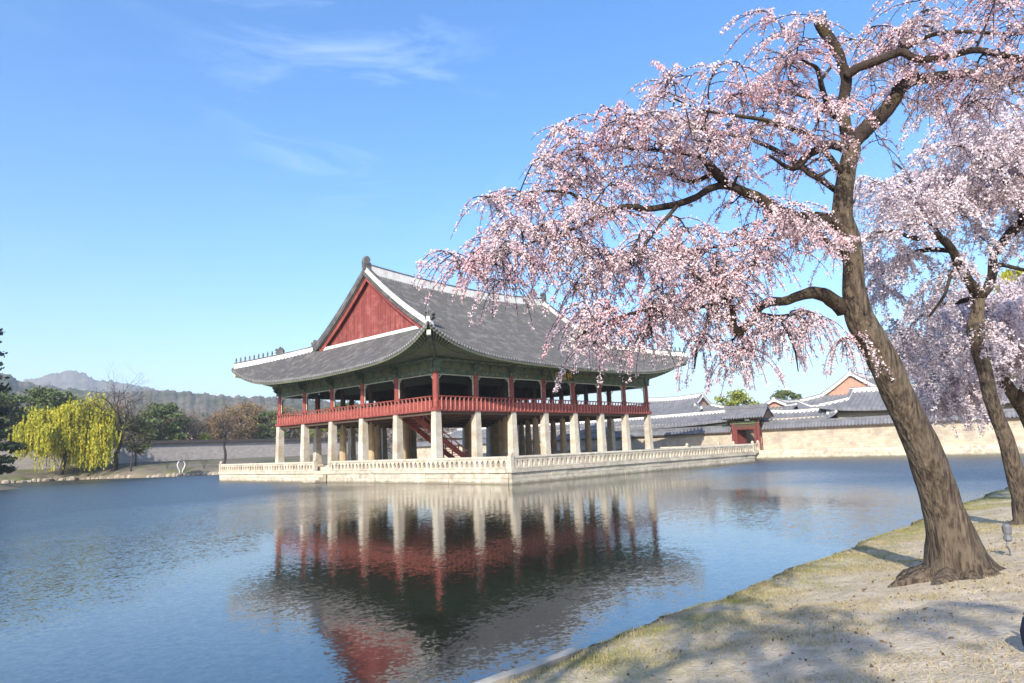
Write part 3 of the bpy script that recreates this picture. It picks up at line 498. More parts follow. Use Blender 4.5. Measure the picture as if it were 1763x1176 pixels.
# ------------------------------------------------------------------ tiled hip-and-gable roof, used by the pavilion and the halls
def build_roof(P, LX, LY, a, zE, zR, lift=1.9, gin=2.3, hy=3.9, sag=.62, sp=.34, nv=16, ridge_h=.9, rsag=.7, tip=.6, tm=None, hipw=.34, cap=True, roofw=None):
    """eaves a metres out from the LX x LY wall line, ridge along X, gables gin metres inside the end walls"""
    tm = tm or M['tile']; cx, cy = LX/2, LY/2; hx, hyy = LX/2+a, LY/2+a
    def over(u): return a+tip*np.abs(u)**4
    def zeS(x): u = np.minimum(np.abs(x-cx)/hx, 1.03); return zE+.28*u*lift/1.9+lift*u**5
    def zeW(y): u = np.minimum(np.abs(y-cy)/hyy, 1.03); return zE-.05+.33*u*lift/1.9+lift*u**5
    def zr(x): return zR+rsag*((x-cx)/max(cx-gin, .1))**2
    def main(x, y):
        ye = -over((x-cx)/hx); tt = np.clip((y-ye)/(cy-ye), 0, 1); return zeS(x)+(zr(x)-zeS(x))*(sag*tt+(1-sag)*tt*tt)
    tipx = -(a+tip); zt = float(zeS(np.array(tipx)))+.1; zh = float(main(np.array(gin), np.array(hy)))
    def hip(s):
        s = np.clip(s, 0, 1); return tipx+(gin-tipx)*s, tipx+(hy-tipx)*s, zt+(zh-zt)*(.78*s+.22*s*s)
    def us(s0, s1):
        n = max(int(round((s1-s0)/sp)), 2); k = np.arange(n)*((s1-s0)/n); q = (s1-s0)/n
        s = s0+(k[:, None]+np.array([0, .34, .44, .78, .88])*q).ravel(); h = np.tile([0, 0, .15, .15, 0], n)
        return np.append(s, s1), np.append(h, 0)
    def patch(name, side, s0, s1, kind, fx=1, fy=1):
        s, h = us(s0, s1); tv = np.linspace(0, 1, nv)
        if side == 'S':
            ye = -over((s-cx)/hx)
            if kind == 'main': yt = np.full_like(s, cy)
            else: yt = hip((s-tipx)/(gin-tipx))[1]; yt = np.maximum(yt, ye+.02)
            Yg = ye[:, None]+(yt-ye)[:, None]*tv; Xg = np.repeat(s[:, None], nv, 1); Zg = main(Xg, Yg)
            if kind != 'main':
                hz = hip((s-tipx)/(gin-tipx))[2]; Zg = Zg+(hz-Zg[:, -1])[:, None]*tv
        else:
            xe = -over((s-cy)/hyy)
            if kind == 'main': xt = gin+.6*np.clip(np.minimum(s-hy, LY-hy-s)/1.2, 0, 1); zt_ = np.full_like(s, zh)
            else: q = hip((s-tipx)/(hy-tipx)); xt = np.maximum(q[0], xe+.02); zt_ = q[2]
            Xg = xe[:, None]+(xt-xe)[:, None]*tv; Yg = np.repeat(s[:, None], nv, 1)
            z0 = zeW(s); Zg = z0[:, None]+(zt_-z0)[:, None]*(.8*tv+.2*tv*tv)
        Zg = Zg+h[:, None]
        lo = np.stack([Xg[:, :1], Yg[:, :1], (Zg[:, :1]*0+(zeS(s) if side == 'S' else zeW(s))[:, None])-.2], -1)
        Vg = np.concatenate([lo, np.stack([Xg, Yg, Zg], -1)], 1)
        if fx < 0: Vg[..., 0] = LX-Vg[..., 0]
        if fy < 0: Vg[..., 1] = LY-Vg[..., 1]
        return Vg.reshape(-1, 3), grid_faces(len(s), nv+1)
    def add(name, parts):
        Vs = []; Fs = []; n = 0
        for v, f in parts: Vs.append(v); Fs.append(f+n); n += len(v)
        me = np_mesh(name, np.concatenate(Vs), np.concatenate(Fs), tm); o = link(name, me, P); o['kind'] = 'stuff'; return o
    for fy in (1, -1):
        add('tiled_slope', [patch('', 'S', gin, LX-gin, 'main', 1, fy), patch('', 'S', tipx, gin, 'c', 1, fy), patch('', 'S', tipx, gin, 'c', -1, fy)])
    for fx in (1, -1):
        add('tiled_slope', [patch('', 'W', hy, LY-hy, 'main', fx, 1), patch('', 'W', tipx, hy, 'c', fx, 1), patch('', 'W', tipx, hy, 'c', fx, -1)])
    if nv > 10:
        em = MB()
        for side, Ls in (('S', LX), ('W', LY)):
            n = int(round((Ls-2*tipx)/sp)); c_ = Ls/2; hh_ = Ls/2+a
            for k in range(n):
                s_ = tipx+(k+.61)*(Ls-2*tipx)/n; ov = float(over((s_-c_)/hh_)); z = float(zeS(np.array(s_)) if side == 'S' else zeW(np.array(s_)))
                for fl_ in (0, 1):
                    if side == 'S': y = -ov-.03 if not fl_ else LY+ov+.03; em.box(s_-.075, y-.02, z-.06, s_+.075, y+.02, z+.13)
                    else: x = -ov-.03 if not fl_ else LX+ov+.03; em.box(x-.02, s_-.075, z-.06, x+.02, s_+.075, z+.13)
        o = link('eave_end_tiles', em.mesh('eave_end_tiles', M['endtile']), P); o['kind'] = 'stuff'
    def strip(pts, wd, z0, z1, name, mt, parent=P):
        """upright band along pts (its foot line): wd wide, from z0 below to z1 above"""
        mb = MB(); pts = [Vector(p) for p in pts]; V = []; n = len(pts)
        for i, p in enumerate(pts):
            d = pts[min(i+1, n-1)]-pts[max(i-1, 0)]; d.z = 0; d.normalize(); sd_ = Vector((-d.y, d.x, 0))*(wd/2)
            V += [p-sd_+Vector((0, 0, z0)), p+sd_+Vector((0, 0, z0)), p+sd_*.8+Vector((0, 0, z1)), p-sd_*.8+Vector((0, 0, z1))]
        F = [(4*i+k, 4*i+(k+1) % 4, 4*i+4+(k+1) % 4, 4*i+4+k) for i in range(n-1) for k in range(4)]+[(3, 2, 1, 0), tuple(4*n-4+k for k in range(4))]
        mb.add(V, F); return link(name, mb.mesh(name, mt), parent)
    xr = np.linspace(gin-.1, LX-gin+.1, 15)
    o = strip([(x, cy, float(zr(x))) for x in xr], hipw*1.3, -.25, ridge_h, 'main_ridge', M['plaster'])
    strip([(x, cy, float(zr(x))+ridge_h) for x in xr], hipw*1.5, .0, .12*max(ridge_h, .5), 'ridge_cap', tm, o)
    H = dict(zr=zr, zh=zh, main=main, hip=hip, zeS=zeS, zeW=zeW, over=over, tipx=tipx, hips=[], strip=strip, cx=cx, cy=cy, hx=hx, hyy=hyy)
    for fx in (1, -1):
        for fy in (1, -1):
            T = lambda p: (p[0] if fx > 0 else LX-p[0], p[1] if fy > 0 else LY-p[1], p[2])
            yy = np.linspace(cy-.2, hy-.35, 14)
            o = strip([T((gin+.12, y, float(main(np.array(gin), np.array(y))))) for y in yy], hipw*1.15, -.1, .72*ridge_h/.9, 'descending_ridge', M['plaster'])
            strip([T((gin+.12, y, float(main(np.array(gin), np.array(y)))+.72*ridge_h/.9)) for y in yy], hipw*1.35, 0, .1, 'ridge_cap', tm, o)
            pts = [T(tuple(map(float, hip(s)))) for s in np.linspace(.97, .03, 12)]
            o = strip(pts, hipw, -.12, .5*ridge_h/.9, 'hip_ridge', M['plaster'])
            strip([(p[0], p[1], p[2]+.5*ridge_h/.9) for p in pts], hipw*1.2, 0, .1, 'ridge_cap', tm, o); H['hips'].append((o, pts, fx, fy))
    return H

# ------------------------------------------------------------------ the pavilion
PAV = thing('pavilion', 'large two storey pavilion with grey tiled roof and red gable on stone pillars', 'pavilion')
RF = build_roof(PAV, LX, LY, 3.5, 9.25, 20.2, hy=3.9)
main, hip, zr = RF['main'], RF['hip'], RF['zr']
# gables: boards cut to the slope, barge boards, white sill band
def gable(sgn, boards):
    X_ = lambda x: x if sgn > 0 else LX-x
    z0 = RF['zh']-.15
    g = MB(); n = 25; prof = [(y, float(main(np.array(2.3), np.array(y if y <= 14.25 else LY-y)))-.35) for y in np.linspace(4.6, LY-4.6, n)]
    Vg = [(X_(3.0), y, z0) for y, z in prof]+[(X_(3.0), y, max(z, z0+.01)) for y, z in prof]
    g.add(Vg, [(i, i+1, n+i+1, n+i) for i in range(n-1)]); gw = link('gable_wall', g.mesh('gable_wall', M['redboard']), PAV)
    rng = random.Random(3)
    if boards:
        y = 4.9
        while y < LY-5.3:
            wd = .44; za = [float(main(np.array(2.3), np.array(q if q <= 14.25 else LY-q)))-.62 for q in (y, y+wd)]
            if min(za) > z0+.05:
                b_ = MB(); x0 = X_(2.90+rng.uniform(-.015, .015)); x1 = X_(2.99)
                b_.add([(x0, y, z0), (x0, y+wd-.035, z0), (x0, y+wd-.035, za[1]), (x0, y, za[0]), (x1, y, z0), (x1, y+wd-.035, z0), (x1, y+wd-.035, za[1]), (x1, y, za[0])],
                       [(0, 1, 2, 3), (7, 6, 5, 4), (0, 4, 5, 1), (1, 5, 6, 2), (2, 6, 7, 3), (3, 7, 4, 0)])
                link('board', b_.mesh('board', M['redboard']), gw)
            y += wd
    for fy in (1, -1):
        yy = np.linspace(14.25, 3.75, 12); bb = MB(); tt = MB()
        for mb_, zo0, zo1, xa, xb in ((bb, -.95, -.38, 2.42, 2.54), (tt, -.36, .05 if fy > 0 else .46, 2.05, 2.2)):
            V = []
            for y in yy:
                z = float(main(np.array(2.3), np.array(y))); yq = y if fy > 0 else LY-y
                V += [(X_(xa), yq, z+zo0), (X_(xb), yq, z+zo0), (X_(xb), yq, z+zo1), (X_(xa), yq, z+zo1)]
            mb_.add(V, [(4*i+k, 4*i+(k+1) % 4, 4*i+4+(k+1) % 4, 4*i+4+k) for i in range(len(yy)-1) for k in range(4)]+[(0, 1, 2, 3), tuple(4*len(yy)-4+k for k in range(4))])
        link('barge_board', bb.mesh('barge_board', M['brown'] if False else M['red']), PAV)
        vt = link('verge', tt.mesh('verge', M['tile']), PAV)
        ends = MB(); s_ = np.linspace(14.0, 4.0, 36)
        for y in s_:
            z = float(main(np.array(2.3), np.array(y))); yq = y if fy > 0 else LY-y
            ends.bar((X_(1.98), yq, z-.05), (X_(2.3), yq, z-.05), .17, .17)
        o = link('verge_tiles', ends.mesh('verge_tiles', M['tile']), vt); o['kind'] = 'stuff'
    RF['strip']([(X_(2.62), y, RF['zh']) for y in np.linspace(4.2, LY-4.2, 10)], .32, -.15, .20, 'gable_sill', M['plaster'])
gable(1, True); gable(-1, False)
# ridge-end ornaments and figures
orn = MB()
orn.add([(x, y, z) for y in (-.22, .22) for x, z in ((-.42, -.2), (.45, -.2), (.5, .55), (.25, .8), (.42, 1.0), (.2, 1.32), (-.12, 1.38), (-.38, 1.15), (-.5, .6))],
        [tuple(range(8, -1, -1)), tuple(range(9, 18))]+[(i, (i+1) % 9, 9+(i+1) % 9, 9+i) for i in range(9)])
ome = orn.mesh('ridge_end_ornament', M['tile'])
link('ridge_end_ornament', ome, PAV, (2.45, 14.25, float(zr(2.3))+.45)); link('ridge_end_ornament', ome, PAV, (LX-2.45, 14.25, float(zr(2.3))+.45), math.pi)
drg = MB()
drg.add([(x, y, z) for y in (-.18, .18) for x, z in ((-.45, -.1), (.3, -.1), (.55, .12), (.35, .28), (.6, .42), (.42, .62), (.1, .6), (-.05, .85), (-.28, .7), (-.5, .4))],
        [tuple(range(9, -1, -1)), tuple(range(10, 20))]+[(i, (i+1) % 10, 10+(i+1) % 10, 10+i) for i in range(10)])
dme = drg.mesh('dragon_head', M['tile'])
fig = MB(); fig.lathe((0, 0, 0), [(.13, 0), (.11, .12), (.07, .2), (.12, .32), (.08, .42), (.09, .5), (.03, .6)], 6)
fme = fig.mesh('ridge_figure', M['tile'])
blk = MB(); blk.box(-.26, -.26, -.5, .26, .26, .42); bme = blk.mesh('ridge_end_block', M['plaster'])
for o, pts, fx, fy in RF['hips']:
    a_ = Vector(pts[0]); b_ = Vector(pts[-1]); ang = math.atan2(b_.y-a_.y, b_.x-a_.x)
    gy_ = 3.6 if fy > 0 else LY-3.6; gx_ = 2.45 if fx > 0 else LX-2.45
    zq = float(main(np.array(2.3), np.array(3.55)))
    link('ridge_end_block', bme, PAV, (gx_, gy_, zq+.25)); link('dragon_head', dme, PAV, (gx_, gy_-.15*fy, zq+.72), -math.pi/2*fy)
    link('dragon_head', dme, PAV, tuple(a_.lerp(b_, .42)+Vector((0, 0, .55))), ang)
    for k in range(9):
        i = .52+.46*k/8; p = a_.lerp(b_, i); q = i*(len(pts)-1); j = min(int(q), len(pts)-2); z = pts[j][2]+(pts[j+1][2]-pts[j][2])*(q-j)
        link('ridge_figure', fme, o, (p.x, p.y, z+.58))
# eaves: soffit boards, two tiers of rafters
def eave(side):
    Ls, c, h_, ze = (LX, RF['cx'], RF['hx'], RF['zeS']) if side in 'SN' else (LY, RF['cy'], RF['hyy'], RF['zeW'])
    def pt(s, o_, z):      # o_: metres outside the wall line
        if side == 'S': return (s, -o_, z)
        if side == 'N': return (s, LY+o_, z)
        if side == 'W': return (-o_, s, z)
        return (LX+o_, s, z)
    zin = 9.78
    tipv = RF['tipx']
    def outer(s): u = abs(s-c)/h_; ov = float(RF['over'](np.array(u))); return ov, float(ze(np.array(float(s))))
    ss = np.linspace(tipv+.1, Ls-tipv-.1, 90); V = []; F = []
    for s in ss:
        ov, z = outer(s); si = min(max(s, 0), Ls); oi = 0.0
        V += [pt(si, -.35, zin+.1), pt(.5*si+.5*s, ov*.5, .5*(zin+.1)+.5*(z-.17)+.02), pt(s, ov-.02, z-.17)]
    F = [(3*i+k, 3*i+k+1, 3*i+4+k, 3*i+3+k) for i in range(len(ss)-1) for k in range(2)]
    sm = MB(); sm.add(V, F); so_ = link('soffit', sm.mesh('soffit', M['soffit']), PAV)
    rf = MB(); fl = MB(); n = int((Ls-2*tipv)/.36)
    for i in range(n):
        s = tipv+.25+(Ls-2*tipv-.5)*i/(n-1); ov, z = outer(s); si = min(max(s, 0), Ls)
        A = Vector(pt(si, -.3, zin)); B = Vector(pt(s, ov, z-.27)); Mp = A.lerp(B, .68)
        rf.bar(A, Mp-Vector((0, 0, .03)), .16, .16); fl.bar(A.lerp(B, .5)+Vector((0, 0, .08)), B, .11, .12)
    o1 = link('rafters', rf.mesh('rafters', M['rafter']), so_); o1['kind'] = 'stuff'
    o2 = link('flying_rafters', fl.mesh('flying_rafters', M['rafter']), so_); o2['kind'] = 'stuff'
    e = MB(); V = []
    for s in ss:
        ov, z = outer(s); V += [pt(s, ov-.10, z-.30), pt(s, ov-.02, z-.30), pt(s, ov-.02, z-.19), pt(s, ov-.10, z-.19)]
    e.add(V, [(4*i+k, 4*i+(k+1) % 4, 4*i+4+(k+1) % 4, 4*i+4+k) for i in range(len(ss)-1) for k in range(4)])
    link('eave_fascia', e.mesh('eave_fascia', M['olive']), PAV)
for s_ in 'SWNE': eave(s_)
for fx in (0, 1):
    for fy in (0, 1):
        mb = MB(); sx_ = -1 if fx == 0 else 1; sy_ = -1 if fy == 0 else 1; x0 = 0 if fx == 0 else LX; y0 = 0 if fy == 0 else LY
        mb.bar((x0-sx_*.5, y0-sy_*.5, 9.55), (x0+sx_*3.75, y0+sy_*3.75, 10.95), .3, .4)
        c_ = link('corner_rafter', mb.mesh('corner_rafter', M['green']), PAV)
        e = MB(); e.bar((x0+sx_*3.75, y0+sy_*3.75, 10.95), (x0+sx_*3.9, y0+sy_*3.9, 11.0), .34, .44); link('rafter_cap', e.mesh('rafter_cap', M['pale']), c_)
# stone pillars
ps = MB(); q = .39; ps.prism([(-q, -q), (q, -q), (q, q), (-q, q)], 0, 4.74, .80); psm = ps.mesh('stone_pillar', M['pillar'])
pr = MB(); pr.lathe((0, 0, 0), [(.42, 0), (.40, 1.5), (.36, 3.2), (.33, 4.74)], 12); prm = pr.mesh('round_stone_pillar', M['warmlit'], False)
pb = MB(); pb.prism([(-.55, -.55), (.55, -.55), (.55, .55), (-.55, .55)], -.02, .12, .9); pbm = pb.mesh('plinth', M['stone'])
wc = MB(); wc.lathe((0, 0, 0), [(.30, 5.05), (.29, 6.6), (.275, 8.3)], 12); wcm = wc.mesh('wooden_column', M['red'], False)
ic = MB(); ic.lathe((0, 0, 0), [(.30, 5.05), (.28, 9.2)], 10); icm = ic.mesh('inner_column', M['innercol'], False)
rng = random.Random(7)
for i in range(NXB+1):
    for j in range(NYB+1):
        edge = i in (0, NXB) or j in (0, NYB); x, y = i*BX, j*BY
        p = link('stone_pillar' if edge else 'round_stone_pillar', psm if edge else prm, PAV, (x, y, 0), rng.uniform(-.03, .03)); link('plinth', pbm, p)
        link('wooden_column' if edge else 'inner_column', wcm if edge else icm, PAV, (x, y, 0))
# first-storey ceiling/floor
fb = MB(); fb.box(-.30, -.30, 4.765, LX+.30, LY+.30, 5.04); link('upper_floor', fb.mesh('upper_floor', M['brown']), PAV)
for q in ((-.42, -.42, LX+.42, -.302), (-.42, LY+.302, LX+.42, LY+.42), (-.42, -.30, -.302, LY+.30), (LX+.302, -.30, LX+.42, LY+.30)):
    fb = MB(); fb.box(q[0], q[1], 4.74, q[2], q[3], 5.04); link('floor_fascia', fb.mesh('floor_fascia', M['red']), PAV)
uc = MB()
for i in range(NXB+1): uc.box(i*BX-.16, -.1, 4.44, i*BX+.16, LY+.1, 4.755)
for j in range(NYB+1): uc.box(-.1, j*BY-.15, 4.47, LX+.1, j*BY+.15, 4.753)
o = link('floor_beams', uc.mesh('floor_beams', M['brown']), PAV)
sl = MB()
for i in range(NXB*3):
    x = (i+.5)*BX/3; sl.box(x-.07, 0, 4.62, x+.07, LY, 4.757)
o = link('floor_joists', sl.mesh('floor_joists', M['brown']), PAV); o['kind'] = 'stuff'
cl = MB(); cl.box(.2, .2, 9.3, LX-.2, LY-.2, 9.4); link('upper_ceiling', cl.mesh('upper_ceiling', M['brown']), PAV)
# lintels, apron trim, brackets, railings per bay
def bay_meshes(Lb):
    d = {}
    mb = MB(); mb.box(.26, -.15, 8.14, Lb-.26, .15, 8.62); d['lintel'] = mb.mesh('lintel', M['green'])
    mb = MB(); mb.box(.27, -.10, 8.62, Lb-.27, .10, 9.5)
    d['frieze'] = mb.mesh('frieze', M['greend'])
    mb = MB()
    for q in (.25, .5, .75):
        x = Lb*q; mb.add([(x+sx, -.17, z) for sx, z in ((-.5, 8.68), (.5, 8.68), (.62, 8.9), (.3, 9.2), (0, 9.32), (-.3, 9.2), (-.62, 8.9))]+[(x+sx, -.1, z) for sx, z in ((-.5, 8.68), (.5, 8.68), (.62, 8.9), (.3, 9.2), (0, 9.32), (-.3, 9.2), (-.62, 8.9))],
                         [tuple(range(7)), tuple(range(13, 6, -1))]+[(i, 7+i, 7+(i+1) % 7, (i+1) % 7) for i in range(7)])
    d['frieze_panel'] = mb.mesh('frieze_panel', M['olive'])
    mb = MB(); mb.tube([(0, -.25, 9.5), (Lb, -.25, 9.5)], [.17, .17], 8); d['purlin'] = mb.mesh('purlin', M['green'])
    # apron trim: thin pale board under the lintel, running down both columns
    mb = MB(); mb.box(.28, -.05, 8.06, Lb-.28, .03, 8.139); mb.box(.28, -.05, 6.25, .36, .03, 8.06); mb.box(Lb-.36, -.05, 6.25, Lb-.28, .03, 8.06)
    mb.bar((.36, -.01, 7.72), (.7, -.01, 8.06), .07, .06); mb.bar((Lb-.36, -.01, 7.72), (Lb-.7, -.01, 8.06), .07, .06)
    d['apron_trim'] = mb.mesh('apron_trim', M['pale'])
    mb = MB(); mb.box(.02, -.46, 5.03, Lb-.02, -.36, 5.13); mb.box(.02, -.43, 5.13, Lb-.02, -.39, 5.62); mb.box(.02, -.47, 5.62, Lb-.02, -.37, 5.70)
    mb.tube([(0, -.52, 6.05), (Lb, -.52, 6.05)], [.055, .055], 8)
    d['railing'] = mb.mesh('railing', M['red'])
    return d
bal = MB()   # carved baluster: leans out, carries the handrail on a leaf
bal.add([(x, y, z) for x in (-.045, .045) for y, z in ((-.50, 4.86), (-.42, 4.86), (-.40, 5.3), (-.38, 5.65), (-.46, 5.99), (-.58, 5.99), (-.50, 5.75), (-.54, 5.4))],
        [tuple(range(7, -1, -1)), tuple(range(8, 16))]+[(i, (i+1) % 8, 8+(i+1) % 8, 8+i) for i in range(8)])
balm = bal.mesh('baluster', M['pink'])
br = MB(); br.add([(x, y, z) for x in (-.1, .1) for y, z in ((.1, 8.45), (-.3, 8.5), (-.75, 8.72), (-.95, 8.92), (-.72, 8.9), (-.95, 9.14), (-1.1, 9.3), (-.6, 9.36), (.1, 9.36))],
                  [tuple(range(8, -1, -1)), tuple(range(9, 18))]+[(i, (i+1) % 9, 9+(i+1) % 9, 9+i) for i in range(9)])
brm = br.mesh('bracket', M['green'])
capm = MB(); capm.box(-.36, -.36, 8.3, .36, .36, 8.62); capm_ = capm.mesh('column_cap', M['green'])
bmx, bmy = bay_meshes(BX), bay_meshes(BY)
SIDES = [((0, 0), 0, NXB, BX, bmx), ((0, LY), -math.pi/2, NYB, BY, bmy), ((LX, LY), math.pi, NXB, BX, bmx), ((LX, 0), math.pi/2, NYB, BY, bmy)]
for (ox, oy), ang, nb, Lb, d in SIDES:
    ca, sa = math.cos(ang), math.sin(ang)
    for k in range(nb):
        x, y = ox+ca*k*Lb, oy+sa*k*Lb
        for nm in ('lintel', 'frieze', 'apron_trim', 'purlin', 'railing'):
            o = link(nm, d[nm], PAV, (x, y, 0), ang)
            if nm == 'frieze': link('frieze_panel', d['frieze_panel'], o)
            if nm == 'railing':
                nbal = 9 if Lb < 5.2 else 10
                for q in range(nbal): link('baluster', balm, o, ((q+.5)*Lb/nbal, 0, 0))
        o = link('bracket', brm, PAV, (x, y, 0), ang); link('column_cap', capm_, o)
# inner room screens on the upper floor
scr = MB()
for j in (1, 4):
    for i in range(1, NXB-1):
        scr.box(i*BX+.35, j*BY-.04, 8.0, (i+1)*BX-.35, j*BY+.04, 9.25)
for i in (1, 6):
    for j in range(1, 4):
        scr.box(i*BX-.04, j*BY+.35, 8.0, i*BX+.04, (j+1)*BY-.35, 9.25)
link('lattice_screen', scr.mesh('lattice_screen', M['greend']), PAV)
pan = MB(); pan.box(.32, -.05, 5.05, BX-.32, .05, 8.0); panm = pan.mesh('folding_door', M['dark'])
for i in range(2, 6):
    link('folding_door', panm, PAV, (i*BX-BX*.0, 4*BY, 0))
# name board over the middle bay: gold characters on black
mb = MB(); mb.box(-1.55, -.06, -.5, 1.55, .06, .5); nbm = link('name_board', mb.mesh('name_board', M['black']), PAV, (16.4, -1.5, 8.5)); nbm.rotation_euler = (R(-14), 0, 0)
mb = MB()
for x0, z0, x1, z1 in ((-1.75, .5, 1.75, .68), (-1.75, -.68, 1.75, -.5), (-1.75, -.5, -1.55, .5), (1.55, -.5, 1.75, .5)): mb.box(x0, -.12, z0, x1, .08, z1)
link('board_frame', mb.mesh('board_frame', M['olive']), nbm)
def glyph(ch, size, m_, parent, loc, name='character'):
    c = bpy.data.curves.new('glyph', 'FONT'); c.body = ch; c.size = size; c.extrude = .015; c.align_x = 'CENTER'; c.resolution_u = 2; c.offset = .012
    tmp = bpy.data.objects.new('glyph', c); COL.objects.link(tmp)
    me = bpy.data.meshes.new_from_object(tmp.evaluated_get(bpy.context.evaluated_depsgraph_get())); bpy.data.objects.remove(tmp)
    me.materials.clear(); me.materials.append(m_)
    o = link(name, me, parent, loc); o.rotation_euler = (math.pi/2, 0, 0); return o
for i, ch in enumerate('樓會慶'): glyph(ch, .98, M['gold'], nbm, (-1.0+i*1.0, -.08, -.36))
# red stair up to the floor
st = bpy.data.objects.new('staircase', None); COL.objects.link(st); st.parent = PAV
A = Vector((1.2, 6.0, 4.8)); B = Vector((8.4, 6.0, .1))
for dy in (-1.0, 1.0):
    mb = MB(); mb.bar(A+Vector((0, dy, 0)), B+Vector((0, dy, 0)), .12, .5); link('stringer', mb.mesh('stringer', M['red']), st)
    mb = MB(); mb.bar(A+Vector((0, dy, .85)), B+Vector((0, dy, .85)), .09, .1)
    for k in range(8):
        p = A.lerp(B, (k+.5)/8)+Vector((0, dy, 0)); mb.bar(p, p+Vector((0, 0, .85)), .08, .08)
    link('stair_rail', mb.mesh('stair_rail', M['pink']), st)
mb = MB(); mb.box(-.16, -.95, -.03, .16, .95, .03); stm = mb.mesh('stair_tread', M['red'])
for k in range(22): link('stair_tread', stm, st, tuple(A.lerp(B, (k+.5)/22)))

# ------------------------------------------------------------------ the stone platform
PX0, PX1, PY0, PY1 = -1.55, 40.9, -10.6, 41.2
PLAT = thing('stone_platform', 'square pale granite terrace rising from the pond under the pavilion', 'terrace', (0, 0, 0))
core = MB(); core.box(PX0+.14, PY0+.14, -3.0, PX1-.14, PY1-.14, -.40); link('terrace_paving', core.mesh('terrace_paving', M['stone']), PLAT)
sty = MB(); sty.box(-.85, -1.6, -.39, LX+1.6, LY+1.6, -.02); link('stylobate', sty.mesh('stylobate', M['stone']), PLAT)
us_ = MB(); b_ = .03
us_.add([(x, y, z) for x, y, z in [(-.5, -.5+0, -.5), (.5, -.5, -.5), (.5, .5, -.5), (-.5, .5, -.5), (-.5, -.5, .5), (.5, -.5, .5), (.5, .5, .5), (-.5, .5, .5)]],
        [(3, 2, 1, 0), (4, 5, 6, 7), (0, 1, 5, 4), (1, 2, 6, 5), (2, 3, 7, 6), (3, 0, 4, 7)])
stonem = us_.mesh('stone', M['stone'])
def stone(parent, x0, y0, z0, x1, y1, z1, name='stone'):
    return link(name, stonem, parent, ((x0+x1)/2, (y0+y1)/2, (z0+z1)/2), 0, (x1-x0, y1-y0, z1-z0))
rng = random.Random(11)
def courses(parent, a0, a1, fixed, axis, zs, thick, Lm, outward, jit=.03, name='stone'):
    for z0, z1 in zs:
        p = a0
        while p < a1-.05:
            q = min(p+Lm*rng.uniform(.7, 1.35), a1)
            if a1-q < .5: q = a1
            d = rng.uniform(-jit, jit); g = .012
            f0, f1 = sorted((fixed+outward*d, fixed-outward*thick))
            if axis == 'x': stone(parent, p+g, f0, z0+g, q-g, f1, z1-g*.6, name)
            else: stone(parent, f0, p+g, z0+g, f1, q-g, z1-g*.6, name)
            p = q
courses(PLAT, PX0, PX1, PY0, 'x', [(-1.95, -1.12), (-1.12, -.70)], .3, 1.9, -1)
courses(PLAT, PY0+.35, PY1, PX0, 'y', [(-1.95, -1.12), (-1.12, -.70)], .3, 1.9, -1)
courses(PLAT, PX0-.12, PX1+.12, PY0-.14, 'x', [(-.70, -.39)], .6, 2.6, -1, .01, 'coping_stone')
courses(PLAT, PY0+.5, PY1, PX0-.14, 'y', [(-.70, -.39)], .6, 2.6, -1, .01, 'coping_stone')
courses(PLAT, PY0+.5, PY1, PX1+.1, 'y', [(-1.95, -1.12), (-1.12, -.39)], .5, 2.6, 1, .02)
# balustrade: posts, cloud-shaped supports, octagonal rail
sup = MB(); pro = [(.30, -.38), (.30, -.30), (.13, -.22), (.10, 0.0), (.15, .16), (.28, .26), (.30, .33)]
pts = [(x, z) for x, z in pro]+[(-x, z) for x, z in reversed(pro)]; n = len(pts)
sup.add([(x, -.11, z) for x, z in pts]+[(x, .11, z) for x, z in pts], [tuple(range(n)), tuple(range(2*n-1, n-1, -1))]+[(i, n+i, n+(i+1) % n, (i+1) % n) for i in range(n)])
supm = sup.mesh('baluster', M['stone'])
pst = MB(); pst.box(-.19, -.19, -.39, .19, .19, .62); pst.lathe((0, 0, .62), [(.15, 0), (.19, .07), (.2, .18), (.1, .3), (.03, .36)], 8); pstm = pst.mesh('post', M['stone'])
def balustrade(parent, a, b, end_posts=(True, True), pitch=.60):
    a = Vector(a); b = Vector(b); Lb = (b-a).length; d = (b-a)/Lb; ang = math.atan2(d.y, d.x)
    bo = bpy.data.objects.new('balustrade', None); COL.objects.link(bo); bo.parent = parent; bo.location = a; bo.rotation_euler = (0, 0, ang)
    n = max(int(Lb/pitch), 2)
    for k in range(n): link('baluster', supm, bo, ((k+.5)*Lb/n, 0, 0))
    nr = max(int(Lb/5.4), 1)
    for k in range(nr):
        mb = MB(); mb.tube([(k*Lb/nr+.008, 0, .44), ((k+1)*Lb/nr-.008, 0, .44)], [.135, .135], 8); link('rail_stone', mb.mesh('rail_stone', M['stone']), bo)
    if end_posts[0]: link('post', pstm, bo)
    if end_posts[1]: link('post', pstm, bo, (Lb, 0, 0))
W_ = PX0+.12; S_ = PY0+.12
balustrade(PLAT, (W_, S_, 0), (PX1-.12, S_, 0))
balustrade(PLAT, (W_, S_+.01, 0), (W_, 15.2, 0), (False, True))
balustrade(PLAT, (W_, 18.2, 0), (W_, PY1-.15, 0))
balustrade(PLAT, (PX1-.12, S_+.3, 0), (PX1-.12, -6.0, 0), (False, True)); balustrade(PLAT, (PX1-.12, -1.6, 0), (PX1-.12, PY1-.2, 0))
# steps down to the water in the gap of the west side
for k in range(4): stone(PLAT, PX0-.2-.42*(k+1), 15.5, -2.0, PX0-.18-.42*k, 17.9, -.45-.27*(k+1), 'step')

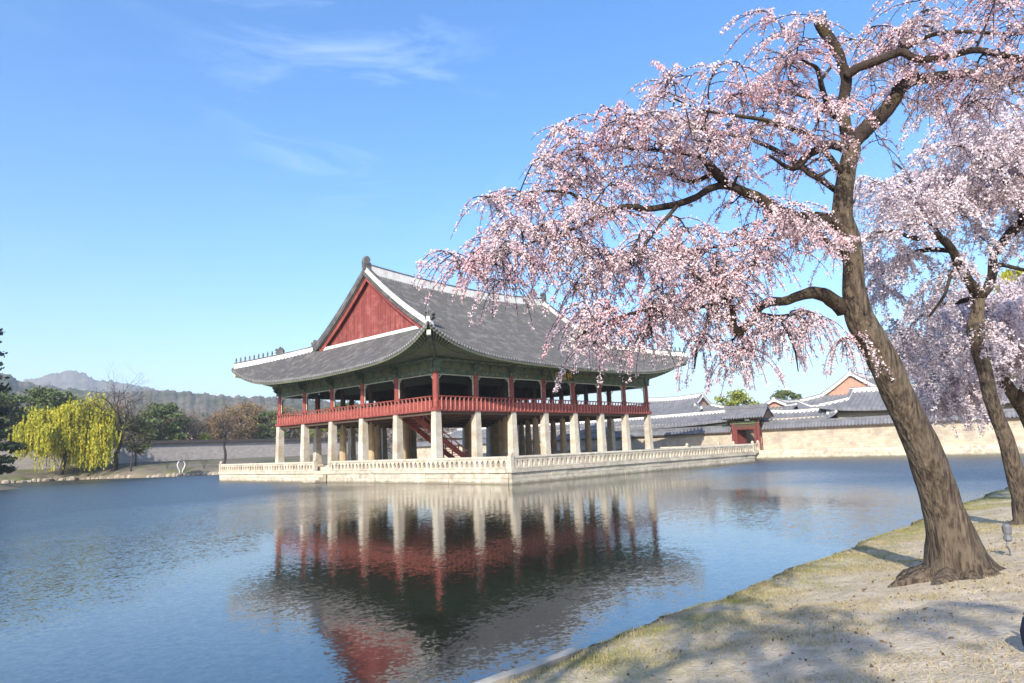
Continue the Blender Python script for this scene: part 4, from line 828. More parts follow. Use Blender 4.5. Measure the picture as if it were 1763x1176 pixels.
# ------------------------------------------------------------------ east side: bridge, gate, wall, halls
BRG = thing('stone_bridge', 'short stone bridge with balustrades joining the terrace to the red gate', 'bridge', (0, 0, 0))
mb = MB(); mb.box(PX1+.15, -5.8, -.75, 53.2, -1.8, -.38); link('deck', mb.mesh('deck', M['stone']), BRG)
for x in (44.2, 47.2, 50.2):
    mb = MB(); mb.box(x-.35, -5.5, -2.2, x+.35, -2.1, -.751); link('pier', mb.mesh('pier', M['stone']), BRG)
balustrade(BRG, (PX1+.3, -5.6, 0), (53.0, -5.6, 0), (False, True)); balustrade(BRG, (PX1+.3, -2.0, 0), (53.0, -2.0, 0), (False, True))

QUAY = thing('quay_wall', 'pale granite quay edging the east side of the pond below the cream wall', 'quay wall', (0, 0, 0))
mb = MB(); mb.box(53.1, -46, -3, 54.0, 78, -.42); link('quay_core', mb.mesh('quay_core', M['stone']), QUAY)
courses(QUAY, -45, 77.5, 52.85, 'y', [(-2.0, -1.0), (-1.0, -.40)], .5, 3.4, -1, .04)
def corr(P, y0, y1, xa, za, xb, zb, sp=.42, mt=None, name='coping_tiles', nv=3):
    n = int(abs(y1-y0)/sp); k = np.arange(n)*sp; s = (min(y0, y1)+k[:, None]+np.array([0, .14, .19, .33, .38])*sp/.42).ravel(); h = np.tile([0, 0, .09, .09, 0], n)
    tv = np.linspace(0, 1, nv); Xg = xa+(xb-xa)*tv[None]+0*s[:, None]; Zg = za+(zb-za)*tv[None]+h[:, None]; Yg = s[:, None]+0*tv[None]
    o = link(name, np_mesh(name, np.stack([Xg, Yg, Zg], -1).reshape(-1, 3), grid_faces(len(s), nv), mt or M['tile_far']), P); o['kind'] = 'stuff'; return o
def court_wall(label, y0, y1, zt):
    Wl = thing('courtyard_wall', label, 'wall', (53.9, (y0+y1)/2, -.4)); Wl.location = (0, 0, 0)
    mb = MB(); mb.box(53.75, y0, -.43, 54.45, y1, zt); link('wall_body', mb.mesh('wall_body', M['wallstone']), Wl)
    corr(Wl, y0, y1, 53.25, zt-.05, 54.1, zt+.75); corr(Wl, y0, y1, 54.95, zt-.05, 54.1, zt+.75)
    mb = MB(); mb.box(53.95, y0, zt+.68, 54.25, y1, zt+.98); link('wall_ridge', mb.mesh('wall_ridge', M['tile_far']), Wl)
    mb = MB(); mb.box(53.3, y0, zt-.16, 54.9, y1, zt-.06); link('wall_eave', mb.mesh('wall_eave', M['brown']), Wl)
    return Wl
court_wall('cream courtyard wall with grey tile coping south of the red gate', -46, -6.0, 2.45)
court_wall('cream courtyard wall partly in shade north of the red gate', -1.5, 78, 2.3)
GATE = thing('palace_gate', 'small red wooden gate with its own tiled roof in the cream wall', 'gate', (0, 0, 0))
for y in (-5.6, -1.9):
    for x in (53.5, 55.0):
        mb = MB(); mb.lathe((x, y, -.4), [(.26, 0), (.24, 4.3)], 10); link('gate_post', mb.mesh('gate_post', M['gatered']), GATE)
mb = MB(); mb.box(53.3, -5.9, 3.3, 53.6, -1.6, 3.75); link('gate_lintel', mb.mesh('gate_lintel', M['olive']), GATE)
mb = MB(); mb.box(53.4, -5.5, 2.55, 53.56, -2.0, 2.8); link('door_head', mb.mesh('door_head', M['gatered']), GATE)
mb = MB(); mb.box(53.44, -5.5, 2.8, 53.5, -2.0, 3.3); link('transom_panel', mb.mesh('transom_panel', M['brown']), GATE)
for y, a_ in ((-5.35, R(70)), (-2.15, R(-70))):
    mb = MB(); mb.box(-.05, 0 if y < -4 else -1.55, -.3, .05, 1.55 if y < -4 else 0, 2.5); o = link('door_leaf', mb.mesh('door_leaf', M['gatered']), GATE, (54.3, y, 0), -a_)
mb = MB(); mb.box(53.42, -5.45, -.4, 53.58, -5.0, 2.55); mb.box(53.42, -2.5, -.4, 53.58, -2.05, 2.55); link('door_jamb', mb.mesh('door_jamb', M['gatered']), GATE)
corr(GATE, -7.0, -.5, 52.3, 4.1, 54.2, 5.6, name='gate_roof_tiles'); corr(GATE, -7.0, -.5, 56.1, 4.1, 54.2, 5.6, name='gate_roof_tiles')
mb = MB(); mb.box(53.95, -7.0, 5.5, 54.45, -.5, 6.0); link('gate_ridge', mb.mesh('gate_ridge', M['tile_far']), GATE)
mb = MB()
for k in range(20): mb.bar((52.4, -6.8+k*.32, 4.02), (54.2, -6.8+k*.32, 5.35), .11, .11)
o = link('gate_rafters', mb.mesh('gate_rafters', M['olive']), GATE); o['kind'] = 'stuff'
mb = MB(); mb.add([(x, y, z) for y in (-6.7, -.8) for x, z in ((52.7, 4.0), (55.7, 4.0), (54.2, 5.3))], [(0, 1, 2), (5, 4, 3), (0, 3, 4, 1), (1, 4, 5, 2), (2, 5, 3, 0)]); link('gate_gable', mb.mesh('gate_gable', M['brown']), GATE)

def hall(label, x, y, rz, Lx, Ly, zE, zR, a=1.4, gin=.6, hy=None, wall='peach', lift=.7, ridge_h=.55):
    H = thing('palace_hall', label, 'hall', (x, y, 0), rz)
    hy = hy if hy is not None else Ly*.22
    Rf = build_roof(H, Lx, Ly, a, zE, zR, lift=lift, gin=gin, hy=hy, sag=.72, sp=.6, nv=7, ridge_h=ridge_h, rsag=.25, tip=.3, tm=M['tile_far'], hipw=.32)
    mb = MB(); mb.box(0, 0, -.6, Lx, Ly, zE+.6); link('hall_wall', mb.mesh('hall_wall', M['red'] if wall == 'red' else M['wallstone']), H)
    mb = MB(); mb.box(-a*.7, -a*.7, zE-.05, Lx+a*.7, Ly+a*.7, zE+.12); link('hall_eaves', mb.mesh('hall_eaves', M['greend']), H)
    for fx in (0, 1):
        xx = gin+.45 if fx == 0 else Lx-gin-.45; n = 13; mb = MB(); prof = []
        for q in np.linspace(hy-.2, Ly-hy+.2, n):
            yy = q if q <= Ly/2 else Ly-q; prof.append((q, float(Rf['main'](np.array(gin), np.array(yy)))-.06))
        z0 = Rf['zh']-.3; mb.add([(xx, q, z0) for q, z in prof]+[(xx, q, max(z, z0+.01)) for q, z in prof], [(i, i+1, n+i+1, n+i) for i in range(n-1)])
        link('hall_gable', mb.mesh('hall_gable', M['peach']), H)
    return H
hall('large palace hall whose peach gable rises above the wall roofs', 75.5, -16.9, 0, 22, 11.0, 5.9, 10.5, gin=.5, a=1.8, hy=1.0)
hall('long low hall with grey roof and white ridge behind the leaning cherry trunk', 65.6, -44, math.pi/2, 29.5, 7.2, 4.3, 6.9, gin=1.2, a=1.3)
hall('small hall with a little peach gable just right of the red gate', 62.5, -7.0, 0, 9.5, 5.4, 4.9, 6.6, gin=.3, a=.9, hy=.8, ridge_h=.4)
hall('grey roofed hall showing white descending ridges between pavilion and red gate', 79.5, 12.5, math.pi/2, 14.5, 9.5, 5.7, 9.0, gin=1.3, a=1.5)
hall('low service range running north behind the shaded courtyard wall', 62.5, -1, math.pi/2, 66, 5.0, 3.5, 5.2, gin=.4, a=.9, hy=.9, ridge_h=.4)
hall('low service range between the small peach gable and the long low hall', 60.6, -14.5, math.pi/2, 10, 4.0, 3.3, 4.7, gin=.4, a=.8, hy=.7, ridge_h=.35)

# ------------------------------------------------------------------ north wall
NW = thing('north_wall', 'long grey palace wall with dark tile coping beyond the far bank', 'wall', (0, 0, 0))
mb = MB(); mb.box(-170, 115.6, .2, 75, 116.4, 5.15); link('wall_body', mb.mesh('wall_body', M['greywall']), NW)
mb = MB(); mb.add([(x, y, z) for x in (-170, 75) for y, z in ((115.0, 5.16), (117.0, 5.16), (116.3, 5.85), (115.7, 5.85))], [(3, 2, 1, 0), (4, 5, 6, 7), (0, 1, 5, 4), (1, 2, 6, 5), (2, 3, 7, 6), (3, 0, 4, 7)])
link('wall_coping', mb.mesh('wall_coping', M['dark']), NW)

# ------------------------------------------------------------------ trees
def grow(rng, mb, start, d, length, rad, level, tips, spread=.7, up=.15, kids=(4, 4, 3), shrink=.62, nseg=6, wander=.16, n0=7):
    pts = [Vector(start)]; rads = [rad]; d = Vector(d).normalized()
    for i in range(nseg):
        d = (d+Vector((rng.gauss(0, wander), rng.gauss(0, wander), rng.gauss(0, wander)+up*.35))).normalized()
        pts.append(pts[-1]+d*(length/nseg)); rads.append(rad*(1-.72*(i+1)/nseg))
    mb.tube(pts, rads, n0 if level == 0 else (5 if level == 1 else 3), cap=False)
    if level >= len(kids):
        tips.append(pts[-1]); tips.append(pts[len(pts)//2]); return
    for k in range(kids[level]):
        t_ = rng.uniform(.35, 1.0); i = min(int(t_*nseg), nseg-1); p = pts[i].lerp(pts[i+1], t_*nseg-i)
        ax = Vector((rng.gauss(0, 1), rng.gauss(0, 1), rng.gauss(0, .5))); ax = (ax-d*ax.dot(d)).normalized()
        nd = (d*(1-spread)+ax*spread).normalized(); nd.z += up
        grow(rng, mb, p, nd, length*shrink*rng.uniform(.75, 1.15), rads[i]*.62, level+1, tips, spread, up, kids, shrink, max(nseg-1, 3), wander, n0)
def bare_tree(name, label, loc, h, seed, group=None, cat='tree', mt='bare', kids=(6, 5, 4, 3), spread=.62, r0=None, lean=(0, 0), fork=.45, haze=None):
    rng = random.Random(seed); T = thing(name, label, cat, loc, 0, group); r0 = r0 or h*.022
    tr = MB(); p = [Vector((0, 0, -.3))]; rr = [r0*1.3]
    for i in range(1, 7):
        q = i/6; p.append(Vector((lean[0]*q+rng.gauss(0, .012*h), lean[1]*q+rng.gauss(0, .012*h), h*fork*q))); rr.append(r0*(1.1-.35*q))
    tr.tube(p, rr, 9, .08, rng); link('trunk', tr.mesh('trunk', M[mt], True), T)
    tips = []; cr = MB()
    for k in range(kids[0]):
        a = 2*math.pi*(k+rng.random()*.7)/kids[0]; st_ = p[-1] if k < 3 else p[rng.choice((4, 5))]
        grow(rng, cr, st_, (math.cos(a)*.6, math.sin(a)*.6, .9), h*(1-fork)*rng.uniform(.55, .8), r0*.5, 1, tips, spread, .16, kids, .6, 6)
    o = link('crown', cr.mesh('crown', M[mt]), T); o['kind'] = 'stuff'
    if haze:
        g = np.random.default_rng(seed); tp = np.array([tuple(q) for q in tips]); P = np.repeat(tp, haze[1], 0)+g.normal(size=(len(tp)*haze[1], 3))*haze[2]
        Vq, Fq = leaf_quads(P, haze[3], g); o2 = link('buds', np_mesh('buds', Vq, Fq, M[haze[0]]), T); o2['kind'] = 'stuff'
    return T
def copy_tree(src, loc, rz, sc, label, group):
    r = src.copy(); COL.objects.link(r); r.location = loc; r.rotation_euler = (0, 0, rz); r.scale = (sc, sc, sc); r['label'] = label; r['group'] = group
    for ch in src.children:
        c = ch.copy(); COL.objects.link(c); c.parent = r
    return r
def clump_tree(name, label, loc, h, w_, seed, mt, group=None, nclump=26, leaf=.5, nleaf=160, trunk_h=.3, flat=.55, bark='bare', shape='round', aspect=1.6):
    g = np.random.default_rng(seed); rng = random.Random(seed); T = thing(name, label, 'tree' if h > 3 else 'shrub', loc, 0, group)
    tr = MB(); tr.tube([(0, 0, -.3), (rng.gauss(0, .1), 0, h*.25), (rng.gauss(0, .2), rng.gauss(0, .2), h*.55), (0, 0, h*.9)], [h*.022, h*.018, h*.012, h*.004], 7)
    C = []
    for k in range(nclump):
        q = (k+.5)/nclump
        z = h*(trunk_h+(1-trunk_h)*q); a = k*2.4+rng.random()
        if shape == 'round': rad = w_/2*math.sqrt(max(0, 1-(2*q-1)**2))*rng.uniform(.35, 1.0)
        else: rad = w_/2*(1.05-q)**.8*rng.uniform(.4, 1.0)
        c = np.array([math.cos(a)*rad, math.sin(a)*rad, z]); C.append(c)
        tr.tube([(0, 0, z*.75), tuple(c*.6+np.array([0, 0, z*.34])), tuple(c)], [h*.008, h*.005, h*.002], 4)
    link('trunk', tr.mesh('trunk', M[bark], True), T)
    C = np.array(C); P = np.repeat(C, nleaf, 0); s = w_/2*.36
    off = g.normal(size=P.shape); off = unit(off)*(g.random((len(P), 1))**.5)*s*g.uniform(.7, 1.3, size=(len(P), 1)); off[:, 2] *= flat
    V, F = leaf_quads(P+off, leaf, g, aspect); o = link('crown', np_mesh('crown', V, F, M[mt]), T); o['kind'] = 'stuff'
    return T
def willow(label, loc, h, w_, seed, nlimb=20, nstr=2000, leaf=.23, mt='willow', lean=(0, 0), dense=30, low=.25, lmax=.62):
    g = np.random.default_rng(seed); rng = random.Random(seed); T = thing('willow_tree', label, 'tree', loc)
    tr = MB(); k0 = Vector((lean[0]*.5, lean[1]*.5, h*.28)); tr.tube([(0, 0, -.4), (lean[0]*.2, lean[1]*.2, h*.1), tuple(k0)], [h*.032, h*.026, h*.022], 9, .1, rng)
    ends = []
    for k in range(nlimb):
        a = 2*math.pi*k/nlimb+rng.random()*.4; rad = w_/2*rng.uniform(.35, .92); hh = h*(1.0-.50*(rad/(w_/2))**1.6)*rng.uniform(.84, 1.03)
        e = Vector((math.cos(a)*rad+lean[0], math.sin(a)*rad+lean[1], hh)); m_ = k0.lerp(e, .5)+Vector((0, 0, h*.1))
        c = catmull([tuple(k0), tuple(m_), tuple(e)], 5); tr.tube(c, np.linspace(h*.012, h*.002, len(c)), 5); ends += [c[i] for i in range(4, len(c))]
    link('trunk', tr.mesh('trunk', M['bare'], True), T)
    E_ = np.array(ends)[g.integers(0, len(ends), nstr)]+g.normal(size=(nstr, 3))*np.array([1, 1, .35])*w_*.055
    ln = h*g.uniform(.12, lmax, nstr)*np.clip(E_[:, 2]/h, .3, 1); ln = np.minimum(ln, E_[:, 2]-.05*h); ln = np.where(g.random(nstr) < low*(.12+.88*(E_[:, 0] > 1.0)), np.maximum(ln, (E_[:, 2]-.04*h)*g.uniform(.6, 1, nstr)), ln)
    tt = g.random((nstr, dense)); P = np.repeat(E_[:, None], dense, 1); P[:, :, 2] -= tt*ln[:, None]
    sway = g.normal(size=(nstr, 1, 2))*.05*h*.4; P[:, :, :2] += sway*tt[..., None]+g.normal(size=(nstr, dense, 2))*.05
    V, F = leaf_quads(P.reshape(-1, 3), leaf, g, 2.4, down=1.4); o = link('crown', np_mesh('crown', V, F, M[mt]), T); o['kind'] = 'stuff'
    st_ = MB()
    for i in range(0, nstr, 5): st_.tube([tuple(E_[i]), (E_[i][0]+sway[i, 0, 0], E_[i][1]+sway[i, 0, 1], E_[i][2]-ln[i])], [.02, .008], 3, cap=False)
    o = link('hanging_twigs', st_.mesh('hanging_twigs', M['shrub']), T); o['kind'] = 'stuff'
    return T

def at(x, y): return (x, y, north_z(x, y)-.05)
willow('broad yellow green willow leaning over the far left bank', (-4.2, 104.2, -.6), 16.4, 19.0, 5, lean=(1.6, -1.0), low=.5)
bare_tree('bare_tree', 'tall dark leafless tree standing right behind the yellow willow', at(3.2, 98.5), 20.5, 21, kids=(6, 5, 4, 4), fork=.38, lean=(.8, -.8))
bare_tree('bare_tree', 'thin leafless sapling at the water edge right of the willow', at(4.6, 93.5), 8.0, 4, kids=(4, 3, 3), r0=.16, fork=.5, haze=('mauve', 6, .35, .12))
bare_tree('bare_tree', 'slender leafless tree beside the left end of the terrace balustrade', at(16.6, 81.0), 12.0, 9, kids=(5, 5, 4, 3), r0=.26, fork=.42)
clump_tree('bank_shrub', 'dull green drooping shrub beneath the tall bare tree', at(6.5, 97), 9.0, 6, 33, 'shrub', nclump=16, leaf=.3, nleaf=120)
clump_tree('pine_tree', 'dark layered pine at the extreme left edge on its islet', (-23.7, 66.0, -.6), 21.5, 10.5, 12, 'pined', nclump=34, leaf=.42, nleaf=260, trunk_h=.06, flat=.32, shape='cone')
for i, (x, y, h) in enumerate([(11.5, 86, 3.0), (13.5, 82.5, 2.6), (9.2, 88.5, 2.4)]):
    bare_tree('bank_shrub', ['small leafless shrub at the water edge nearest the terrace', 'low twiggy shrub between the white curved frame and the terrace', 'low twiggy shrub left of the white curved frame on the bank'][[1, 0, 2][i]], at(x, y), h, 60+i, kids=(6, 4, 3), fork=.12, r0=.06, cat='shrub')
NE_ = thing('shore_stones', 'row of rough pale stones edging the far bank below the grey wall', 'stone edging')
rng = random.Random(31); x = -30.0
rk = MB(); rk.lathe((0, 0, 0), [(.42, -.5), (.5, -.15), (.46, .2), (.3, .42), (.08, .48)], 7); rkm = rk.mesh('stone', M['shorestone'])
while x < 24:
    L0 = rng.uniform(.7, 1.7); y = float(np.interp(x, shore[:, 0], shore[:, 1]))+.6*math.sin(x*.7)+.4*math.sin(x*1.9)-.25
    link('stone', rkm, NE_, (x+L0/2, y, -1.35+rng.uniform(-.1, .1)), rng.uniform(-.4, .4), (L0*1.25, rng.uniform(.8, 1.2), rng.uniform(.45, .95))); x += L0*rng.uniform(.75, 1.25)*(.6 if -2 < x < 14 else 1)
# white lyre-shaped frame on the bank
LR = thing('curved_frame', 'white lyre shaped frame standing on the far bank left of the terrace', 'frame', at(10.2, 84.6))
for sg in (-1, 1):
    mb = MB(); c = catmull([(sg*.22, 0, -.1), (sg*.3, 0, .35), (sg*.62, 0, 1.0), (sg*.66, 0, 1.5), (sg*.4, 0, 1.95)], 4); mb.tube(c, [.1]*len(c), 6); link('frame_arm', mb.mesh('frame_arm', M['white']), LR)

# belt of trees behind the north wall
grp = 'trees beyond the grey palace wall'
spec = [('A', -8, 128, 1.0), ('B', -12, 122, 1.15), ('B', -3, 124, 1.2), ('A', 3, 127, 1.05), ('D', 8, 121, .8), ('A', 14, 124, .95), ('A', 18, 130, .85), ('B', 19.5, 122, 1.0), ('C', 12, 131, 1.1), ('A', 24.5, 124, .8),
        ('C', 25, 130, .9), ('A', 30, 128, .8), ('D', 29, 120.5, .62), ('C', 34, 122, .95), ('C', 40, 125, 1.15), ('A', 38, 131, .9), ('B', 47, 124, .9), ('C', 52, 126, 1.1), ('D', 58, 123, .9), ('A', 64, 128, .9), ('B', 70, 125, 1.1),
        ('D', 22, 119.5, .5), ('A', 9.5, 124, .85), ('B', -22, 126, 1.1), ('C', 46, 131, 1.2), ('A', 57, 132, 1.0), ('A', 27.5, 123, .7), ('A', 34.5, 127, .8)]
spec.sort(key=lambda q: math.atan2(q[2]-CAM_POS[1], q[1]-CAM_POS[0]), reverse=True)
lab = {'A': 'leafless mauve brown tree beyond the grey wall', 'B': 'spreading dark green pine beyond the grey wall', 'C': 'russet budding tree beyond the grey wall', 'D': 'fresh green rounded tree beyond the grey wall'}
ords = ['leftmost', 'second from the left', 'third from the left', 'fourth from the left', 'fifth from the left', 'sixth from the left', 'seventh from the left', 'eighth from the left', 'ninth from the left', 'tenth from the left', 'eleventh from the left', 'twelfth from the left']
make = {'A': lambda lb, p: bare_tree('bare_tree', lb, p, 13, 71, grp, kids=(6, 5, 4), mt='bare', haze=('mauve', 9, .7, .17)),
        'B': lambda lb, p: clump_tree('pine_tree', lb, p, 11, 11, 72, 'pine', grp, nclump=24, leaf=.32, nleaf=190, trunk_h=.4, flat=.3),
        'C': lambda lb, p: clump_tree('russet_tree', lb, p, 10, 9, 73, 'rust', grp, nclump=30, leaf=.22, nleaf=120, trunk_h=.15),
        'D': lambda lb, p: clump_tree('green_tree', lb, p, 8.5, 8, 74, 'spring', grp, nclump=30, leaf=.24, nleaf=170, trunk_h=.12)}
first = {}; cnt = {}; rng = random.Random(5)
for k, x, y, s_ in spec:
    n_ = cnt.get(k, 0); cnt[k] = n_+1; lb = lab[k]+', '+ords[n_]+' of its kind'; s_ *= 1.22
    if k not in first:
        first[k] = make[k](lb, (x, y, .8)); first[k].scale = (s_, s_, s_)
    else: copy_tree(first[k], (x, y, .8), rng.random()*6, s_, lb, grp)
# distant wooded belt that reads as one mass
g = np.random.default_rng(8); C = np.stack([g.uniform(-60, 190, 420), g.uniform(150, 300, 420), np.zeros(420)], 1); hh = g.uniform(9, 19, 420)
P = np.repeat(C, 120, 0); o3 = unit(g.normal(size=P.shape))*g.random((len(P), 1))**.4; P = P+o3*np.stack([np.repeat(hh*.4, 120)]*2+[np.repeat(hh*.5, 120)], 1); P[:, 2] += np.repeat(hh*.55, 120)
V, F = leaf_quads(P, 1.0, g); link('far_woods', np_mesh('far_woods', V, F, M['mauve']), kind='stuff')
# trees behind the east roofs
clump_tree('green_tree', 'fresh yellow green treetop between the hall roof and the red gate', (92, 15.5, 0), 10.5, 9, 81, 'spring', nclump=24, leaf=.4, nleaf=120)
clump_tree('pine_tree', 'dark evergreen treetop directly above the red gate roof', (84, 2.8, 0), 9.3, 6.5, 82, 'pine', nclump=22, leaf=.35, nleaf=120)
willow('bright yellow green willow behind the cherries at the right edge', (-.4, -44.1, -.9), 11.6, 6.6, 6, nlimb=14, nstr=420, leaf=.15, low=0, lmax=.2)

# ------------------------------------------------------------------ cherry trees
RT = np.array([.688, -.725, 0]); FT = np.array([.725, .688, 0]); UP = np.array([0, 0, 1.])
def cherry(label, base, limbs, clumps, seed, mt, natt=13, twigs=1.35, petal=.0225, tl=(.26, .74), bark='bark', petals=6, group='weeping cherry trees on the near bank', extra=()):
    g = np.random.default_rng(seed); rng = random.Random(seed)
    T = thing('cherry_tree', label, 'tree', tuple(base), 0, group)
    B = np.array(base)
    nodes = []; nrad = []
    for i, lb in enumerate(list(limbs)+list(extra)):
        a = np.array(lb); c = catmull(a, 5); p = c[:, :3]-B; r = np.maximum(c[:, 3], .006)*((.77 if seed == 1 else .70) if i == 0 else .9)
        mb = MB()
        if i == 0:
            # root flare at the foot
            mb.tube([tuple(q) for q in p], r, 22, .05, rng)
            nf = 9
            me = mb
            for k in range(nf):
                an = 2*math.pi*k/nf+rng.random()*.4; L0 = r[0]*rng.uniform(.35, .75)
                s0 = Vector(p[3])+Vector((math.cos(an), math.sin(an), 0))*r[3]*.40; e = Vector(p[0])+Vector((math.cos(an)*(r[0]+L0*.6), math.sin(an)*(r[0]+L0*.6), -.02))
                mid = s0.lerp(e, .5)-Vector((0, 0, abs(s0.z-e.z)*.18)); e2 = e+Vector((math.cos(an), math.sin(an), -.25))*L0*.5
                me.tube([tuple(s0), tuple(mid), tuple(e), tuple(e2)], [r[0]*.34, r[0]*.32, r[0]*.24, r[0]*.10], 8, .08, rng)
            link('trunk', mb.mesh('trunk', M[bark], True), T)
        else:
            mb.tube([tuple(q) for q in p], r, 9 if r[0] > .05 else 6, .10 if r[0] > .05 else .05, rng)
            link('limb', mb.mesh('limb', M['limbbark'], True), T)
        sel = slice(len(p)//2, None) if i == 0 else slice(0, None)
        if not (i == 1 and seed == 1): nodes.append(p[sel]); nrad.append(r[sel])
    nodes = np.concatenate(nodes); nrad = np.concatenate(nrad)
    # spread side branches into the crown clumps
    att = []
    for cx, cy, cz, rx, ry, rz, wt, dr in clumps:
        n = max(int(natt*wt*(.35+rx*ry*rz)**.5), 2)
        q = unit(g.normal(size=(n, 3)))*(g.random((n, 1))**.4)
        c = np.array([cx, cy, cz])-B+q[:, :1]*rx*RT+q[:, 1:2]*rz*FT+q[:, 2:]*ry*UP
        for k in range(n): att.append((*c[k], dr))
    att = np.array(att); d0 = np.array([np.min(np.linalg.norm(nodes-a[:3], axis=1)) for a in att]); att = att[np.argsort(d0)]
    tw = MB(); starts = []
    for a in att:
        tgt = a[:3]; d = np.linalg.norm(nodes-tgt, axis=1)+np.maximum(nodes[:, 2]-tgt[2], 0)*.1; k = int(np.argmin(d)); s = nodes[k]; L_ = np.linalg.norm(tgt-s)
        if L_ < .08: starts.append((tgt, a[3], tgt-s)); continue
        mid = (s+tgt)/2+np.array([g.normal()*.1, g.normal()*.1, .12+g.normal()*.05])*L_
        c = catmull([s, mid, tgt], 3 if L_ < .7 else 5); r0 = min(.35*nrad[k]+.004, .012+.009*L_); rr = np.linspace(r0*1.25, .0065, len(c))
        tw.tube(c, rr, 4, cap=False)
        nodes = np.concatenate([nodes, c[1:]]); nrad = np.concatenate([nrad, rr[1:]])
        for q in c[1:]: starts.append((q, a[3], tgt-s))
    # drooping twigs carrying blossom
    PP = []
    for q, dr, dv in starts:
        for _ in range(int(twigs)+(g.random() < twigs % 1)):
            L_ = g.uniform(*tl)*(1+.25*dr); h = unit(np.array([dv[0], dv[1], 0.])*.8+np.array([g.normal(), g.normal(), 0])*.8); d = h*(1.0-.25*dr)+UP*g.uniform(-.15, .55)*(1.2-.5*dr)
            p = np.array(q); pts = [p]; ns = 5
            for s in range(ns):
                d = unit(d-UP*(.16+.30*dr)); p = p+d*L_/ns; pts.append(p)
            tw.tube(pts, np.linspace(.0075, .003, ns+1), 3, cap=False)
            pts = np.array(pts); m_ = max(int(L_/.036), 4); tt = np.sort(g.random(m_))*.94*ns+.06*ns; i = np.minimum(tt.astype(int), ns-1); PP.append(pts[i]+(pts[i+1]-pts[i])*(tt-i)[:, None])
    o = link('twigs', tw.mesh('twigs', M['twig']), T); o['kind'] = 'stuff'
    P = np.concatenate(PP); P = P[g.random(len(P)) < .92]; P = np.repeat(P, petals, 0); P = P+g.normal(size=P.shape)*petal*.8
    V, F = leaf_quads(P, petal, g, 1.25, var=.4); o = link('blossoms', np_mesh('blossoms', V, F, M[mt]), T); o['kind'] = 'stuff'
    return T, len(P)
tot = []
l1, l2, l3 = CHERRY_LIMBS; c1, c2, c3 = CHERRY_CLUMPS
bz = lambda l: (l[0][0][0], l[0][0][1], float(bank_z(np.array(l[0][0][0]), np.array(l[0][0][1]))))
def seat(l):     # run the trunk down to the ground
    x, y, z = bz(l); l[0][0][2] = z-.12; return (x, y, z)
tot.append(cherry('big leaning weeping cherry with thick trunk and pink blossom over the pond', seat(l1), l1, c1, 1, 'blossom')[1])
tot.append(cherry('second weeping cherry with forked dark trunk right of the big one', seat(l2), l2, c2, 2, 'blossom2', natt=12, twigs=1.5, petal=.042, tl=(.4, 1.0), petals=4)[1])
tot.append(cherry('third cherry mostly hidden at the right edge with grey mauve blossom', seat(l3), l3, c3, 3, 'blossom2', natt=9, twigs=1.3, petal=.055, tl=(.5, 1.2), petals=4)[1])
# the cherry behind the photographer, whose shade dapples the foreground
def shade_cherry(label, x, y, h, rad, seed, nl=9):
    rng = random.Random(seed); z = float(bank_z(np.array(x), np.array(y))); P0 = np.array([x, y, z-.1])
    tr = [[x+.05*k*rng.uniform(-1, 1), y+.05*k*rng.uniform(-1, 1), z-.1+k*h*.07, .32-.02*k] for k in range(8)]
    top = tr[-1]; lb = [tr]; cl = []
    for k in range(nl):
        a = 2*math.pi*k/nl+rng.random()*.5; r1_ = rad*rng.uniform(.55, 1.0); hh = h*rng.uniform(.78, 1.0)
        e = (top[0]+math.cos(a)*r1_, top[1]+math.sin(a)*r1_, z+hh)
        lb.append([[top[0], top[1], top[2]-.1*k, .12], [top[0]+math.cos(a)*r1_*.4, top[1]+math.sin(a)*r1_*.4, top[2]+(e[2]-top[2])*.65, .08], [*e, .02]])
        cl.append([*e, 1.5, .7, 1.4, .8, .7]); cl.append([top[0]+math.cos(a)*r1_*.55, top[1]+math.sin(a)*r1_*.55, z+hh*.98, 1.3, .7, 1.3, .7, .7])
    return cherry(label, (x, y, z), lb, cl, seed, 'blossom', natt=6, twigs=1.3, petal=.06, petals=3)
tot.append(shade_cherry('blossoming cherry standing behind the viewpoint and shading the sandy bank', -47.0, -47.6, 8.8, 4.2, 44)[1])
print('petals', tot)

# ------------------------------------------------------------------ foreground: grass, leaves, stone edging, small things
g = np.random.default_rng(21)
def blades(n, xr, yr, hgt, keep, name, m_):
    x = g.uniform(*xr, n); y = g.uniform(*yr, n); k = keep(x, y) > g.random(n); x, y = x[k], y[k]; n = len(x)
    z = bank_z(x, y)-.01; h = hgt*g.uniform(.4, 1.3, n); a = g.uniform(0, 6.28, n); ln = g.normal(size=(n, 2))*h[:, None]*.7; w2 = .004+.003*g.random(n)
    dx, dy = np.cos(a)*w2, np.sin(a)*w2
    V = np.stack([np.stack([x-dx, y-dy, z], 1), np.stack([x+dx, y+dy, z], 1), np.stack([x+ln[:, 0], y+ln[:, 1], z+h], 1)], 1).reshape(-1, 3)
    link(name, np_mesh(name, V, np.arange(3*n).reshape(-1, 3), m_), kind='stuff')
M['straw'] = mat('dry_grass', (0.48, 0.39, 0.22), (0.36, 0.30, 0.15), rough=0.9, scale=1.5, island=.25, trans=.2)
M['grass'] = mat('fresh_grass', (0.27, 0.27, 0.055), (0.36, 0.31, 0.10), rough=0.85, scale=1.0, island=.25, trans=.25)
patch = lambda x, y, s, sd: np.clip((wob(x, y, s, sd)+.15)*2.2, 0, 1)
blades(170000, (-38, -20), (-48.5, -42.2), .045, lambda x, y: patch(x, y, 1.3, 5)*(.25+.75*sstep((y+47.5)/4))*.9+.10, 'dry_grass', M['straw'])
blades(90000, (-38, -8), (-44.2, -42.15), .05, lambda x, y: patch(x, y, 1.7, 8)*sstep((y+44.0)/1.5)*.55, 'green_grass', M['grass'])
